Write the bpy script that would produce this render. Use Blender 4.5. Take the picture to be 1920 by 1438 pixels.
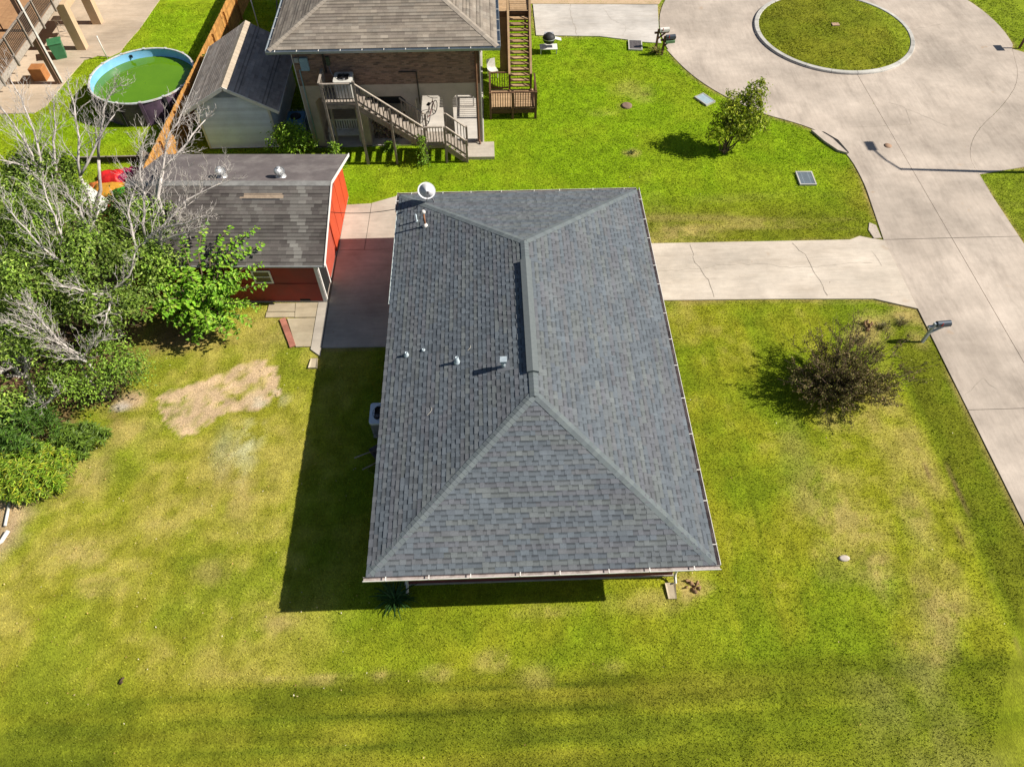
import bpy, bmesh, math, random
import numpy as np
from mathutils import Vector, Matrix, Euler

for o in list(bpy.data.objects):
    bpy.data.objects.remove(o)
scene = bpy.context.scene
C = scene.collection
R = math.radians
random.seed(7)
RNG = np.random.default_rng(11)

# ------------------------------------------------------------------ camera
cam_d = bpy.data.cameras.new("camera")
cam = bpy.data.objects.new("camera", cam_d)
C.objects.link(cam)
cam.location = (0, 0, 22.0)                       # a drone 22 m above the lawn
cam.rotation_euler = (R(90 - 53.9), 0, R(-2.04))
cam_d.sensor_fit = 'HORIZONTAL'
cam_d.sensor_width = 36
cam_d.lens = 36 * 1340 / 1920
cam_d.clip_start = 0.1
cam_d.clip_end = 2000
scene.camera = cam

# ------------------------------------------------------------------ sky, sun, exposure
SUN_EL = 39.8
world = bpy.data.worlds.new("World")
scene.world = world
world.use_nodes = True
wn = world.node_tree.nodes
wl = world.node_tree.links
wn.clear()
w_out = wn.new("ShaderNodeOutputWorld")
w_bg = wn.new("ShaderNodeBackground")
w_sky = wn.new("ShaderNodeTexSky")
w_sky.sky_type = 'NISHITA'
w_sky.sun_disc = False
w_sky.sun_elevation = R(SUN_EL)
w_sky.sun_rotation = R(92)
w_sky.air_density = 1.0
w_sky.dust_density = 0.6
w_bg.inputs["Strength"].default_value = 0.05
wl.new(w_sky.outputs[0], w_bg.inputs["Color"])
wl.new(w_bg.outputs[0], w_out.inputs["Surface"])

sun_d = bpy.data.lights.new("sun", 'SUN')
sun_d.energy = 5.0
sun_d.angle = R(0.5)
sun_d.color = (1.0, 0.94, 0.83)
sun = bpy.data.objects.new("sun", sun_d)
C.objects.link(sun)
ce, se = math.cos(R(SUN_EL)), math.sin(R(SUN_EL))
sun.rotation_euler = Vector((-0.9994 * ce, 0.035 * ce, -se)).to_track_quat('-Z', 'Y').to_euler()
sun.location = (30, -1, 30)

vs = scene.view_settings
vs.view_transform = 'Standard'
vs.look = 'None'
vs.gamma = 1.0
vs.exposure = 0.52
vs.use_curve_mapping = False

# ------------------------------------------------------------------ materials
MATS = {}
def srgb(r, g, b):
    f = lambda c: ((c / 255 + 0.055) / 1.055) ** 2.4 if c / 255 > 0.04045 else c / 255 / 12.92
    return (f(r), f(g), f(b))

class NT:
    def __init__(s, m):
        m.use_nodes = True
        s.t = m.node_tree
        s.n = s.t.nodes
        s.l = s.t.links
        s.n.clear()
        s.out = s.n.new("ShaderNodeOutputMaterial")
        s.b = s.n.new("ShaderNodeBsdfPrincipled")
        s.l.new(s.b.outputs[0], s.out.inputs[0])
        s._pos = None
    def node(s, t, **k):
        x = s.n.new(t)
        for a, v in k.items():
            setattr(x, a, v)
        return x
    def link(s, a, b):
        s.l.new(a, b)
    def pos(s):
        if s._pos is None:
            s._pos = s.node("ShaderNodeNewGeometry").outputs["Position"]
        return s._pos
    def scaled(s, sc):
        if isinstance(sc, (int, float)):
            sc = (sc, sc, sc)
        v = s.node("ShaderNodeVectorMath", operation='MULTIPLY')
        v.inputs[1].default_value = sc
        s.link(s.pos(), v.inputs[0])
        return v.outputs[0]
    def noise(s, sc, detail=5, rough=0.6):
        x = s.node("ShaderNodeTexNoise")
        x.inputs["Scale"].default_value = 1
        x.inputs["Detail"].default_value = detail
        x.inputs["Roughness"].default_value = rough
        s.link(s.scaled(sc), x.inputs["Vector"])
        return x.outputs["Fac"]
    def ramp(s, fac, lo, hi, a=0.0, b=1.0):
        x = s.node("ShaderNodeMapRange")
        x.inputs[1].default_value = lo
        x.inputs[2].default_value = hi
        x.inputs[3].default_value = a
        x.inputs[4].default_value = b
        s.link(fac, x.inputs[0])
        return x.outputs[0]
    def mix(s, fac, a, b, blend='MIX'):
        x = s.node("ShaderNodeMix", data_type='RGBA', blend_type=blend)
        for i, v in ((0, fac), (6, a), (7, b)):
            if isinstance(v, (int, float)):
                x.inputs[i].default_value = v
            elif isinstance(v, tuple):
                x.inputs[i].default_value = (*v[:3], 1)
            else:
                s.link(v, x.inputs[i])
        return x.outputs[2]
    def bump(s, h, strength=0.3, dist=0.02):
        x = s.node("ShaderNodeBump")
        x.inputs["Strength"].default_value = strength
        x.inputs["Distance"].default_value = dist
        s.link(h, x.inputs["Height"])
        s.link(x.outputs[0], s.b.inputs["Normal"])
    def scalecol(s, col, fac):
        return s.mix(1.0, col, fac, 'MULTIPLY')
    def attr(s, name):
        x = s.node("ShaderNodeAttribute", attribute_name=name)
        return x

def mat(name, c1, c2=None, scale=4.0, lo=0.35, hi=0.65, rough=0.8, spec=0.3, metal=0.0,
        bump=0.0, bscale=None, bdist=0.01, detail=5, vary=0.0, grime=None, gscale=0.7):
    """plain procedural material: two colours mixed by noise, optional bump, grime and per-object variation"""
    if name in MATS:
        return MATS[name]
    m = bpy.data.materials.new(name)
    n = NT(m)
    if c2 is None:
        c2 = tuple(x * 0.82 for x in c1)
    col = n.mix(n.ramp(n.noise(scale, detail), lo, hi), c1, c2)
    if grime:
        col = n.mix(n.ramp(n.noise(gscale, 6, 0.7), 0.48, 0.75), col, grime)
    if vary:
        oi = n.node("ShaderNodeObjectInfo")
        r = n.ramp(oi.outputs["Random"], 0, 1, 1 - vary, 1 + vary)
        col = n.scalecol(col, r)
    n.link(col, n.b.inputs["Base Color"])
    n.b.inputs["Roughness"].default_value = rough
    n.b.inputs["Specular IOR Level"].default_value = spec
    n.b.inputs["Metallic"].default_value = metal
    if bump:
        n.bump(n.noise(bscale or scale * 3, 4), bump, bdist)
    MATS[name] = m
    return m

def attr_mat(name, rough=0.9, spec=0.2, fine=0.25, fscale=60, bump=0.0, bscale=80, trans=0.0, objcol=False, blotch=0.0, bdist=0.004):
    """colour comes from the mesh attribute 'col' (or the object's own colour), with fine grain over it"""
    m = bpy.data.materials.new(name)
    n = NT(m)
    if objcol == 'both':
        c = n.mix(1.0, n.node("ShaderNodeObjectInfo").outputs["Color"], n.attr("col").outputs["Color"], 'MULTIPLY')
    elif objcol:
        c = n.node("ShaderNodeObjectInfo").outputs["Color"]
    else:
        c = n.attr("col").outputs["Color"]
    c = n.scalecol(c, n.ramp(n.noise(fscale, 3, 0.7), 0.3, 0.7, 1 - fine, 1 + fine))
    if blotch:
        c = n.scalecol(c, n.ramp(n.noise(1.3, 5, 0.65), 0.3, 0.7, 1 - blotch, 1 + blotch))
    n.link(c, n.b.inputs["Base Color"])
    n.b.inputs["Roughness"].default_value = rough
    n.b.inputs["Specular IOR Level"].default_value = spec
    if bump:
        n.bump(n.noise(bscale, 3), bump, bdist)
    if trans:
        t = n.node("ShaderNodeBsdfTranslucent")
        n.link(c, t.inputs["Color"])
        mx = n.node("ShaderNodeMixShader")
        mx.inputs[0].default_value = trans
        n.link(n.b.outputs[0], mx.inputs[1])
        n.link(t.outputs[0], mx.inputs[2])
        n.link(mx.outputs[0], n.out.inputs[0])
    MATS[name] = m
    return m

# ------------------------------------------------------------------ object helpers
def tag(o, label=None, cat=None, group=None, kind=None):
    if label: o["label"] = label
    if cat: o["category"] = cat
    if group: o["group"] = group
    if kind: o["kind"] = kind
    return o

def thing(name, label, cat, loc=(0, 0, 0), rz=0.0, group=None):
    o = bpy.data.objects.new(name, None)
    C.objects.link(o)
    o.location = loc
    o.rotation_euler = (0, 0, rz)
    o.empty_display_size = 0.3
    return tag(o, label, cat, group)

def link(o, parent=None):
    C.objects.link(o)
    if parent is not None:
        o.parent = parent
    return o

def copy_tree(o, parent=None):
    c = o.copy()
    C.objects.link(c)
    if parent is not None:
        c.parent = parent
    for ch in list(o.children):
        copy_tree(ch, c)
    return c

class MB:
    """collects shapes into one mesh"""
    def __init__(s):
        s.v, s.f, s.mi, s.sm = [], [], [], []
        s.m = 0
    def add(s, vs, fs, smooth=False):
        k = len(s.v)
        s.v += [tuple(p) for p in vs]
        s.f += [tuple(i + k for i in f) for f in fs]
        s.mi += [s.m] * len(fs)
        s.sm += [smooth] * len(fs)
        return s
    def box(s, x0, x1, y0, y1, z0, z1):
        v = [(x0,y0,z0),(x1,y0,z0),(x1,y1,z0),(x0,y1,z0),(x0,y0,z1),(x1,y0,z1),(x1,y1,z1),(x0,y1,z1)]
        return s.add(v, [(3,2,1,0),(4,5,6,7),(0,1,5,4),(1,2,6,5),(2,3,7,6),(3,0,4,7)])
    def cbox(s, c, d, M=None):
        v = []
        for z in (-.5, .5):
            for x, y in ((-.5,-.5),(.5,-.5),(.5,.5),(-.5,.5)):
                p = Vector((x*d[0], y*d[1], z*d[2]))
                if M is not None: p = M @ p
                v.append(p + Vector(c))
        return s.add(v, [(3,2,1,0),(4,5,6,7),(0,1,5,4),(1,2,6,5),(2,3,7,6),(3,0,4,7)])
    def bar(s, a, b, w, h=None, up=(0, 0, 1)):
        """rectangular bar from a to b, w across, h along up"""
        h = h or w
        a, b = Vector(a), Vector(b)
        d = (b - a)
        L = d.length
        d.normalize()
        u = Vector(up)
        if abs(d.dot(u)) > 0.98: u = Vector((0, 1, 0))
        sx = d.cross(u).normalized()
        uz = sx.cross(d).normalized()
        v = []
        for p in (a, b):
            for i, j in ((-.5,-.5),(.5,-.5),(.5,.5),(-.5,.5)):
                v.append(p + sx*(i*w) + uz*(j*h))
        return s.add(v, [(3,2,1,0),(4,5,6,7),(0,1,5,4),(1,2,6,5),(2,3,7,6),(3,0,4,7)])
    def tube(s, pts, r, n=8, cap=True, smooth=True):
        pts = [Vector(p) for p in pts]
        if isinstance(r, (int, float)): r = [r]*len(pts)
        prev = None
        vs, fs = [], []
        for i, p in enumerate(pts):
            d = (pts[min(i+1, len(pts)-1)] - pts[max(i-1, 0)])
            if d.length < 1e-9: d = Vector((0,0,1))
            d.normalize()
            if prev is None:
                u = Vector((0,0,1)) if abs(d.z) < 0.9 else Vector((1,0,0))
                a = d.cross(u).normalized()
            else:
                a = (prev - d*prev.dot(d))
                a = a.normalized() if a.length > 1e-6 else d.orthogonal().normalized()
            prev = a
            b = d.cross(a)
            for k in range(n):
                t = 2*math.pi*k/n
                vs.append(p + a*(math.cos(t)*r[i]) + b*(math.sin(t)*r[i]))
        for i in range(len(pts)-1):
            for k in range(n):
                fs.append((i*n+k, i*n+(k+1)%n, (i+1)*n+(k+1)%n, (i+1)*n+k))
        if cap:
            fs.append(tuple(range(n-1, -1, -1)))
            fs.append(tuple((len(pts)-1)*n+k for k in range(n)))
        return s.add(vs, fs, smooth)
    def lathe(s, prof, n=24, c=(0,0,0), cap=True, smooth=True, rx=1.0, ry=1.0, M=None):
        vs, fs = [], []
        for r, z in prof:
            for k in range(n):
                t = 2*math.pi*k/n
                p = Vector((r*math.cos(t)*rx, r*math.sin(t)*ry, z))
                if M is not None: p = M @ p
                vs.append(p + Vector(c))
        for i in range(len(prof)-1):
            for k in range(n):
                fs.append((i*n+k, i*n+(k+1)%n, (i+1)*n+(k+1)%n, (i+1)*n+k))
        if cap:
            fs.append(tuple(range(n-1,-1,-1)))
            fs.append(tuple((len(prof)-1)*n+k for k in range(n)))
        return s.add(vs, fs, smooth)
    def prism(s, poly, z0, z1):
        n = len(poly)
        a = sum(poly[i][0]*poly[(i+1)%n][1]-poly[(i+1)%n][0]*poly[i][1] for i in range(n))
        if a < 0: poly = poly[::-1]
        v = [(x,y,z0) for x,y in poly] + [(x,y,z1) for x,y in poly]
        f = [tuple(range(n-1,-1,-1)), tuple(range(n,2*n))]
        f += [(i,(i+1)%n,n+(i+1)%n,n+i) for i in range(n)]
        return s.add(v, f)
    def poly(s, pts):
        return s.add(pts, [tuple(range(len(pts)))])
    def mesh(s, name, mats):
        me = bpy.data.meshes.new(name)
        me.from_pydata(s.v, [], s.f)
        if not isinstance(mats, (list, tuple)): mats = [mats]
        for m in mats: me.materials.append(m)
        me.polygons.foreach_set("material_index", s.mi)
        me.polygons.foreach_set("use_smooth", s.sm)
        me.update()
        return me
    def build(s, name, mats, parent=None, bevel=0.0):
        o = bpy.data.objects.new(name, s.mesh(name, mats))
        link(o, parent)
        if bevel:
            b = o.modifiers.new("bevel", 'BEVEL')
            b.width = bevel
            b.segments = 2
            b.limit_method = 'ANGLE'
        return o

def bx(name, m, parent, x0, x1, y0, y1, z0, z1, bevel=0.0):
    return MB().box(x0, x1, y0, y1, z0, z1).build(name, m, parent, bevel)

def np_mesh(name, verts, faces, col=None, m=None, smooth=False):
    """fast mesh from numpy arrays; faces (n,k)"""
    me = bpy.data.meshes.new(name)
    nv, nf, k = len(verts), len(faces), faces.shape[1]
    me.vertices.add(nv)
    me.vertices.foreach_set("co", np.ascontiguousarray(verts, dtype=np.float32).ravel())
    me.loops.add(nf*k)
    me.loops.foreach_set("vertex_index", np.ascontiguousarray(faces, dtype=np.int32).ravel())
    me.polygons.add(nf)
    me.polygons.foreach_set("loop_start", np.arange(0, nf*k, k, dtype=np.int32))
    me.polygons.foreach_set("loop_total", np.full(nf, k, dtype=np.int32))
    me.polygons.foreach_set("use_smooth", np.full(nf, smooth))
    if col is not None:
        a = me.attributes.new("col", 'FLOAT_COLOR', 'POINT')
        c = np.ones((nv, 4), dtype=np.float32)
        c[:, :3] = col
        a.data.foreach_set("color", c.ravel())
    if m is not None: me.materials.append(m)
    me.update(calc_edges=True)
    return me

# value noise for the lawn's colour map
def vnoise(x, y, scale, seed=0):
    rs = np.random.default_rng(seed)
    T = rs.random((256, 256))
    X, Y = x*scale + 1000.37, y*scale + 1000.71
    xi, yi = np.floor(X).astype(int), np.floor(Y).astype(int)
    fx, fy = X-xi, Y-yi
    fx, fy = fx*fx*(3-2*fx), fy*fy*(3-2*fy)
    a, b = T[xi & 255, yi & 255], T[(xi+1) & 255, yi & 255]
    c, d = T[xi & 255, (yi+1) & 255], T[(xi+1) & 255, (yi+1) & 255]
    return (a*(1-fx)+b*fx)*(1-fy) + (c*(1-fx)+d*fx)*fy
def fbm(x, y, scale, seed=0, oct=4, gain=0.55):
    v, amp, tot = 0, 1.0, 0
    for i in range(oct):
        v = v + amp*vnoise(x, y, scale*2**i, seed+i)
        tot += amp
        amp *= gain
    return v/tot
def in_poly(x, y, poly):
    r = np.zeros(np.shape(x), dtype=bool)
    n = len(poly)
    for i in range(n):
        x0, y0 = poly[i]
        x1, y1 = poly[(i+1) % n]
        if y0 == y1: continue
        c = ((y0 > y) != (y1 > y)) & (x < (x1-x0)*(y-y0)/(y1-y0)+x0)
        r ^= c
    return r
# ------------------------------------------------------------------ paved outlines (metres; x along the house front, y away from the camera)
BULB_C, BULB_R = (20.5, 41.1), 10.2
arc = lambda c, r, a0, a1, n: [(c[0]+r*math.cos(R(a0+(a1-a0)*i/n)), c[1]+r*math.sin(R(a0+(a1-a0)*i/n))) for i in range(n+1)]
def smooth_line(p, it=2):
    for _ in range(it):
        q = [p[0]]
        for a, b in zip(p[:-1], p[1:]):
            q += [(a[0]*.75+b[0]*.25, a[1]*.75+b[1]*.25), (a[0]*.25+b[0]*.75, a[1]*.25+b[1]*.75)]
        p = q + [p[-1]]
    return p
WEST = smooth_line([(10.34, 39.5), (11.1, 37.2), (12.26, 35.2), (14.09, 33.2), (16.07, 32.1), (17.1, 31.2), (17.76, 29.5), (17.86, 27.4), (17.62, 25.2), (17.42, 23.36)])
EAST = smooth_line([(23.55, 23.36), (23.55, 27.75), (23.7, 29.3), (24.95, 31.24), (27.25, 33.28), (29.31, 35.75), (30.3, 38.9)])
road_w = [(20.49, 23.37), (20.49, 51.3)] + arc(BULB_C, BULB_R, 90.2, 189, 26) + WEST
road_e = [(20.51, 51.3), (20.51, 23.37)] + EAST + arc(BULB_C, BULB_R, -10, 89.8, 26)
road_rect = [(17.42, -40), (23.55, -40), (23.55, 23.36), (17.42, 23.36)]
side_drive = [(x+0.012, y-0.012) for x, y in EAST[4:]] + [(30.9, 38.4), (48, 37.0), (48, 32.0), (26.0, 28.2), (23.62, 27.72)]
driveway = [(5.45, 20.08), (12.0, 19.95), (15.8, 19.82), (17.40, 19.22), (17.40, 23.3), (16.9, 23.42), (16.4, 23.6), (15.9, 23.38), (11, 23.42), (5.45, 23.47)]
north_drive = [(2.9, 41.33), (6.6, 41.1), (8.0, 40.72), (9.2, 40.35), (10.14, 40.2), (10.22, 41.6), (10.62, 44.7), (2.9, 45.05)]
slab_main = [(-6.86, 18.02), (5.43, 17.9), (5.43, 23.48), (-6.82, 23.5)]
slab_n1 = [(-6.82, 23.53), (-5.68, 23.52), (-5.61, 26.6), (-6.76, 26.54)]
slab_n2 = [(-5.655, 23.52), (-3.3, 23.5), (-3.3, 27.4), (-4.3, 27.15), (-5.585, 26.62)]
slab_edge = [(-7.3, 20.45), (-6.89, 20.45), (-6.89, 17.6), (-7.3, 17.95)]
pads = {'a': [(-9.33, 20.47), (-8.27, 20.45), (-8.21, 19.98), (-9.34, 20.02)], 'b': [(-8.24, 20.45), (-7.33, 20.44), (-7.33, 19.64), (-8.16, 19.66)],
        'c': [(-8.47, 19.61), (-7.33, 19.6), (-7.33, 18.1), (-7.9, 18.1)], 'd': [(-9.36, 19.99), (-8.22, 19.95), (-8.18, 19.68), (-9.36, 19.7)]}
west_slab = [(-42,34.4),(-25.67,34.44),(-23.9,34.5),(-23.5,35.1),(-23.3,36.85),(-23.2,37.6),(-23.1,38.3),(-22.9,39.6),(-22.3,40.0),(-21.58,39.86),(-21.1,40.4),(-21.0,41.3),(-20.69,42.95),(-20.39,46.5),(-19.5,60),(-42,60)]
house_floor = [(-8.8, 31.0), (-0.3, 31.0), (-0.3, 44), (-8.8, 44)]
stair_pad = [(-1.13, 29.76), (0.2, 29.74), (0.2, 30.95), (-1.13, 30.95)]
ISLAND_R = 4.45
PAVED = [road_w, road_e, road_rect, side_drive, driveway, north_drive, slab_main, slab_n1, slab_n2, slab_edge, west_slab, house_floor, stair_pad] + list(pads.values())
FOOT = [[(-3.1, 8.3), (5.4, 8.3), (5.4, 23.4), (-3.1, 23.4)], [(-15.3, 20.8), (-7.05, 20.6), (-6.8, 27), (-15, 27.3)], [(-13.98, 31.05), (-10.5, 31.05), (-10.5, 36.5), (-13.98, 36.5)]]

# ------------------------------------------------------------------ lawn colour map: what grows or lies where
def blob(x, y, cx, cy, rx, ry, soft=0.5, seed=1, wob=0.5):
    r = np.zeros(np.shape(x))
    k = (np.abs(x-cx) < rx*(1.1+soft+wob)) & (np.abs(y-cy) < ry*(1.1+soft+wob))
    if k.any():
        xs, ys_ = x[k], y[k]
        d = np.hypot((xs-cx)/rx, (ys_-cy)/ry) + (fbm(xs, ys_, 0.9, seed, 4)-0.5)*2*wob
        r[k] = np.clip((1+soft-d)/(2*soft), 0, 1)
    return r
G_VIV = np.array([0.185, 0.288, 0.006]); G_MID = np.array([0.162, 0.218, 0.009]); G_DARK = np.array([0.070, 0.128, 0.007])
G_YEL = np.array([0.268, 0.268, 0.017]); G_DRY = np.array([0.385, 0.300, 0.105]); SOIL = np.array([0.53, 0.375, 0.235]); MUD = np.array([0.16, 0.095, 0.055])
OLIVE = np.array([0.138, 0.150, 0.010])
DRY_SPOTS = [(10.9,10.9,1.0,1.1,.55),(11.8,9.8,.9,.7,.65),(12.1,8.4,.6,.7,.8),(10.7,8.6,.7,.6,.5),(10.6,13.0,.5,1.0,.35),(13.7,13.8,.4,1.6,.5),(13.9,9.9,.5,1.8,.6),
             (13.4,6.9,.7,.9,.75),(12.9,5.8,.5,.5,.6),(8.6,24.2,1.4,.5,.7),(11.6,24.6,1.8,.35,.45),(-6.8,7.25,.7,.35,.75),(-12.8,8.5,.7,.3,.9),(-13.7,9.8,.8,.4,.8),(-8.9,11.6,.5,.9,.7),
             (-9.3,8.9,.5,.4,.5),(-11.3,10.6,.8,.3,.5),(-14.8,12.4,.9,.9,.7),(-10.2,12.2,.4,1.0,.4),(7.2,34.05,.35,.25,.7),(8.0,35.6,.9,.7,.35),(7.05,30.0,.35,.25,.8),(5.9,7.9,.55,.4,.95),
             (4.6,7.5,1.0,.35,.5),(1.4,7.3,.8,.2,.5),(-2.0,5.6,.5,.22,.6),(-3.6,5.6,.4,.16,.7),(-5.4,5.55,.6,.13,.6),(-7.0,5.6,.5,.12,.6),(-.4,5.9,.5,.3,.5),(.9,5.3,.5,.3,.4),(3.2,5.6,.5,.2,.3),(15.4,18.4,.7,.6,.9),(16.6,18.9,.8,.4,.9),(14.6,17.8,.5,.4,.8),(16.9,17.6,.35,.5,.6),(7.6,22.9,.5,4,.2),
             (-13.4,14.3,.8,.5,.6),(-14.0,13.0,.5,.9,.5),(-9.7,13.0,.3,.9,.5),(8.3,34.8,.6,.5,.3),(6.0,33.5,.6,.3,.3),(-8.4,19.0,1.2,.8,.5),(-6.9,19.0,.3,.9,.7),(12.6,14.0,.8,.4,.6)]
def lawn_rgb(x, y):
    x = np.asarray(x, float); y = np.asarray(y, float)
    n1 = fbm(x, y, 0.16, 3, 4); n2 = fbm(x, y, 0.55, 9, 4); n3 = fbm(x, y, 2.2, 17, 3)
    sx = fbm(x*0.12, y*1.1, 1.0, 23, 4)          # mower streaks along x
    sy = fbm(x*1.1, y*0.10, 1.0, 31, 4)          # mower streaks along y
    mx = lambda a, b, w: a*(1-w[..., None]) + b*w[..., None]
    st = lambda v, a, b: np.clip((v-a)/(b-a), 0, 1)
    c = np.broadcast_to(G_MID, x.shape+(3,)).copy()
    c = mx(c, G_YEL, st(n1*.55+n2*.45, .42, .62)*.75)
    # left yard is thinner and yellower
    left = st(-x, 4.0, 8.0)*st(-y, -25.5, -20)
    c = mx(c, G_YEL, left*.55*st(n2, .3, .6))
    c = mx(c, G_DRY, left*st(n2*.6+n3*.4, .44, .66)*.55)
    c = mx(c, np.array([.31,.275,.040]), left*.28)
    # right front lawn, streaks along y
    right = st(x, 5.5, 7)*st(-x, -16, -15)*st(-y, -20.5, -19.5)
    c = mx(c, G_YEL, right*st(sy*.5+n2*.5, .42, .62)*.6)
    c = mx(c, G_DRY*.85, right*st(n2*.5+n3*.5, .55, .72)*.35)
    c = mx(c, G_MID, right*st(-sy*.5-n2*.5, -.50, -.36)*.5)
    c = mx(c, G_YEL*.98, st(x, 13.3, 14.2)*st(-x, -15.7, -15.2)*st(-y, -17, -15)*.75)
    c = mx(c, G_DRY, st(x, 13.6, 14.6)*st(-x, -15.6, -15.1)*st(-y, -17, -15)*st(n2, .42, .6)*.55)
    for xc, hw_, w in ((7.55,.22,.5),(8.45,.16,.6),(9.5,.14,.35),(6.8,.12,.4)):
        c = mx(c, G_MID*.72, right*np.clip(1-np.abs(x-xc-(fbm(x*.2, y*.2, 1.0, 421, 2)-.5)*.4)/hw_, 0, 1)*w*st(fbm(x, y*.3, 1.0, 430+int(xc), 3), .30, .55))
    # verge by the road
    verge = st(x, 15.5, 15.9)*st(-y, -19, -17.5)
    c = mx(c, OLIVE, verge*.85)
    c = mx(c, G_MID, verge*st(n2, .5, .65)*.6)
    # neighbour's lawn: dense vivid green
    north = st(y, 24.8, 27.0)*st(x, -9, -7.5)
    c = mx(c, G_VIV, north*.92)
    c = mx(c, np.array([.235,.29,.012]), north*st(n1*.5+n2*.5, .46, .62)*.6)
    nw = st(y, 28, 29.5)*st(-x, 8.5, 9.5)
    c = mx(c, G_VIV*1.05, nw*.9)
    c = mx(c, np.array([.25,.30,.012]), nw*st(n2, .45, .6)*.5)
    # strip between the two lots
    strip = st(x, 5.5, 7)*st(y, 23.2, 23.6)*st(-y, -27.0, -25.0)
    c = mx(c, OLIVE*1.15, strip*.6)
    c = mx(c, G_DRY*.8, strip*st(sx, .46, .64)*.6)
    edge = st(x, 15.5, 17.5)*st(y, 23.2, 24)*st(-y, -33, -31)
    c = mx(c, np.array([.24,.21,.02]), edge*.5*st(n2, .35, .6))
    # near end of the lot: dark mown bands along x
    south = st(-y, -5.75, -5.25)
    c = mx(c, np.array([.185,.198,.012]), south*.8)
    c = mx(c, np.array([.275,.250,.030]), south*st(sx*.7+n2*.3, .46, .62)*.6)
    c = mx(c, np.array([.098,.122,.008]), south*st(-sx*.75-n2*.25, -.50, -.36)*.75)
    for yc, hw_, w in ((5.14,.13,.95),(4.50,.24,.9),(4.05,.12,.7),(3.70,.24,.9),(3.1,.2,.8),(2.6,.15,.6)):
        yy_ = yc+.012*x+(fbm(x*.25, y*.25, 1.0, 401, 2)-.5)*.25
        c = mx(c, np.array([.085,.108,.007]), np.clip(1-np.abs(y-yy_)/hw_, 0, 1)*w*st(fbm(x*.35, y, 1.0, 402+int(yc*10), 3), .30, .55)*st(-x, -12, -8))
    sf = fbm(x*.10, y*3.4, 1.0, 411, 3)
    c = c*(1+south*(st(sf, .3, .7)-.5)*.52)[..., None]
    rs_ = south*st(x, 4, 9)
    c = mx(c, np.array([.150,.200,.008]), rs_*.5)
    c = mx(c, np.array([.24,.225,.07]), st(x, 9.5, 11.5)*st(-x, -14.5, -13)*st(-y, -6.5, -5.0)*st(n2, .35, .6)*.55)
    sl = st(-y, -5.75, -5.3)*st(-x, 6, 13)
    c = mx(c, G_YEL*.85, sl*st(n2, .35, .6)*.6)
    # island
    isl = (np.hypot(x-20.5, y-41.1) < 4.6).astype(float)
    c = mx(c, OLIVE*1.1, isl*.85)
    c = mx(c, np.array([.20,.20,.015]), isl*st(n2, .45, .6)*.5)
    # far right verges
    fr = st(x, 23.4, 23.8)
    c = mx(c, np.array([.19,.235,.014]), fr*.8)
    # worn, dry and bare places
    brk = np.clip(.35+st(fbm(x, y, 1.7, 201, 4, .7), .36, .58), 0, 1)
    for i, (bx_, by_, rx, ry, w) in enumerate(DRY_SPOTS):
        c = mx(c, G_DRY, blob(x, y, bx_, by_, rx, ry, .55, 40+i, .75)*w*brk)
    patch = bare_patch(x, y)
    c = mx(c, SOIL, patch)
    c = mx(c, np.array([.52,.48,.40]), blob(x, y, -8.7, 15.4, .5, .4, .8, 77, 1.1)*.7*st(n3, .35, .6))
    c = mx(c, np.array([.42,.42,.28]), blob(x, y, -9.05, 13.9, .35, 1.3, .9, 78, 1.1)*.6*st(n3, .40, .62))
    c = mx(c, np.array([.38,.40,.27]), blob(x, y, -9.9, 13.6, .3, .8, .8, 79, .9)*.35)
    bed = st(-x+(n2-.5)*3, 13.8, 14.8)*st(y+(n2-.5)*3, 12.6, 14.0)*st(-y, -29, -27.5)
    c = mx(c, MUD, bed*st(n2, .25, .5))
    c = mx(c, SOIL*.8, blob(x, y, -13.7, 15.75, .45, .35, .5, 81)*.9)
    c = mx(c, np.array([.45,.40,.36]), blob(x, y, -14.0, 15.5, .3, .2, .4, 83)*.8)
    c = mx(c, MUD*1.6, blob(x, y, -12.6, 18.9, 1.6, .9, .5, 82)*.85)
    c = mx(c, SOIL*.85, blob(x, y, -16.7, 10.6, .9, 1.2, .4, 84)*.85)
    # rut along the verge
    rut = np.clip(1-np.abs(x-(15.62+.12*np.sin(y*.7)-.03*np.clip(8-y, 0, 9)))/.10, 0, 1)*st(y, 5.2, 6.2)*st(-y, -16.5, -15.5)*st(fbm(x, y, .8, 91), .38, .55)
    c = mx(c, MUD, rut*.9)
    rut2 = np.clip(1-np.abs(x-(15.05+.1*np.sin(y*.9)))/.09, 0, 1)*st(y, 7, 8)*st(-y, -15, -13)*st(fbm(x, y, .9, 93), .48, .6)
    c = mx(c, MUD*1.2, rut2*.6)
    # trodden, soil-stained grass along paved edges
    eb = edge_band(x, y)*st(n2, .30, .60)*(np.hypot(x-20.5, y-41.1) > 4.6)
    c = mx(c, np.array([.33,.235,.10]), eb*.75)
    # fine clumps
    far = np.clip(np.maximum.reduce([-31-x, x-33, 1.0-y, y-49])/2.0, 0, 1)
    c = mx(c, np.array([.165,.225,.012]), far)
    n5 = fbm(x, y, 5.0, 57, 2)
    n3 = n3*(1-far)+.5*far; n5 = n5*(1-far)+.5*far
    c = c*(1.08*(0.72+0.56*n3)*(0.80+.40*n5))[..., None]
    return c
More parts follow.
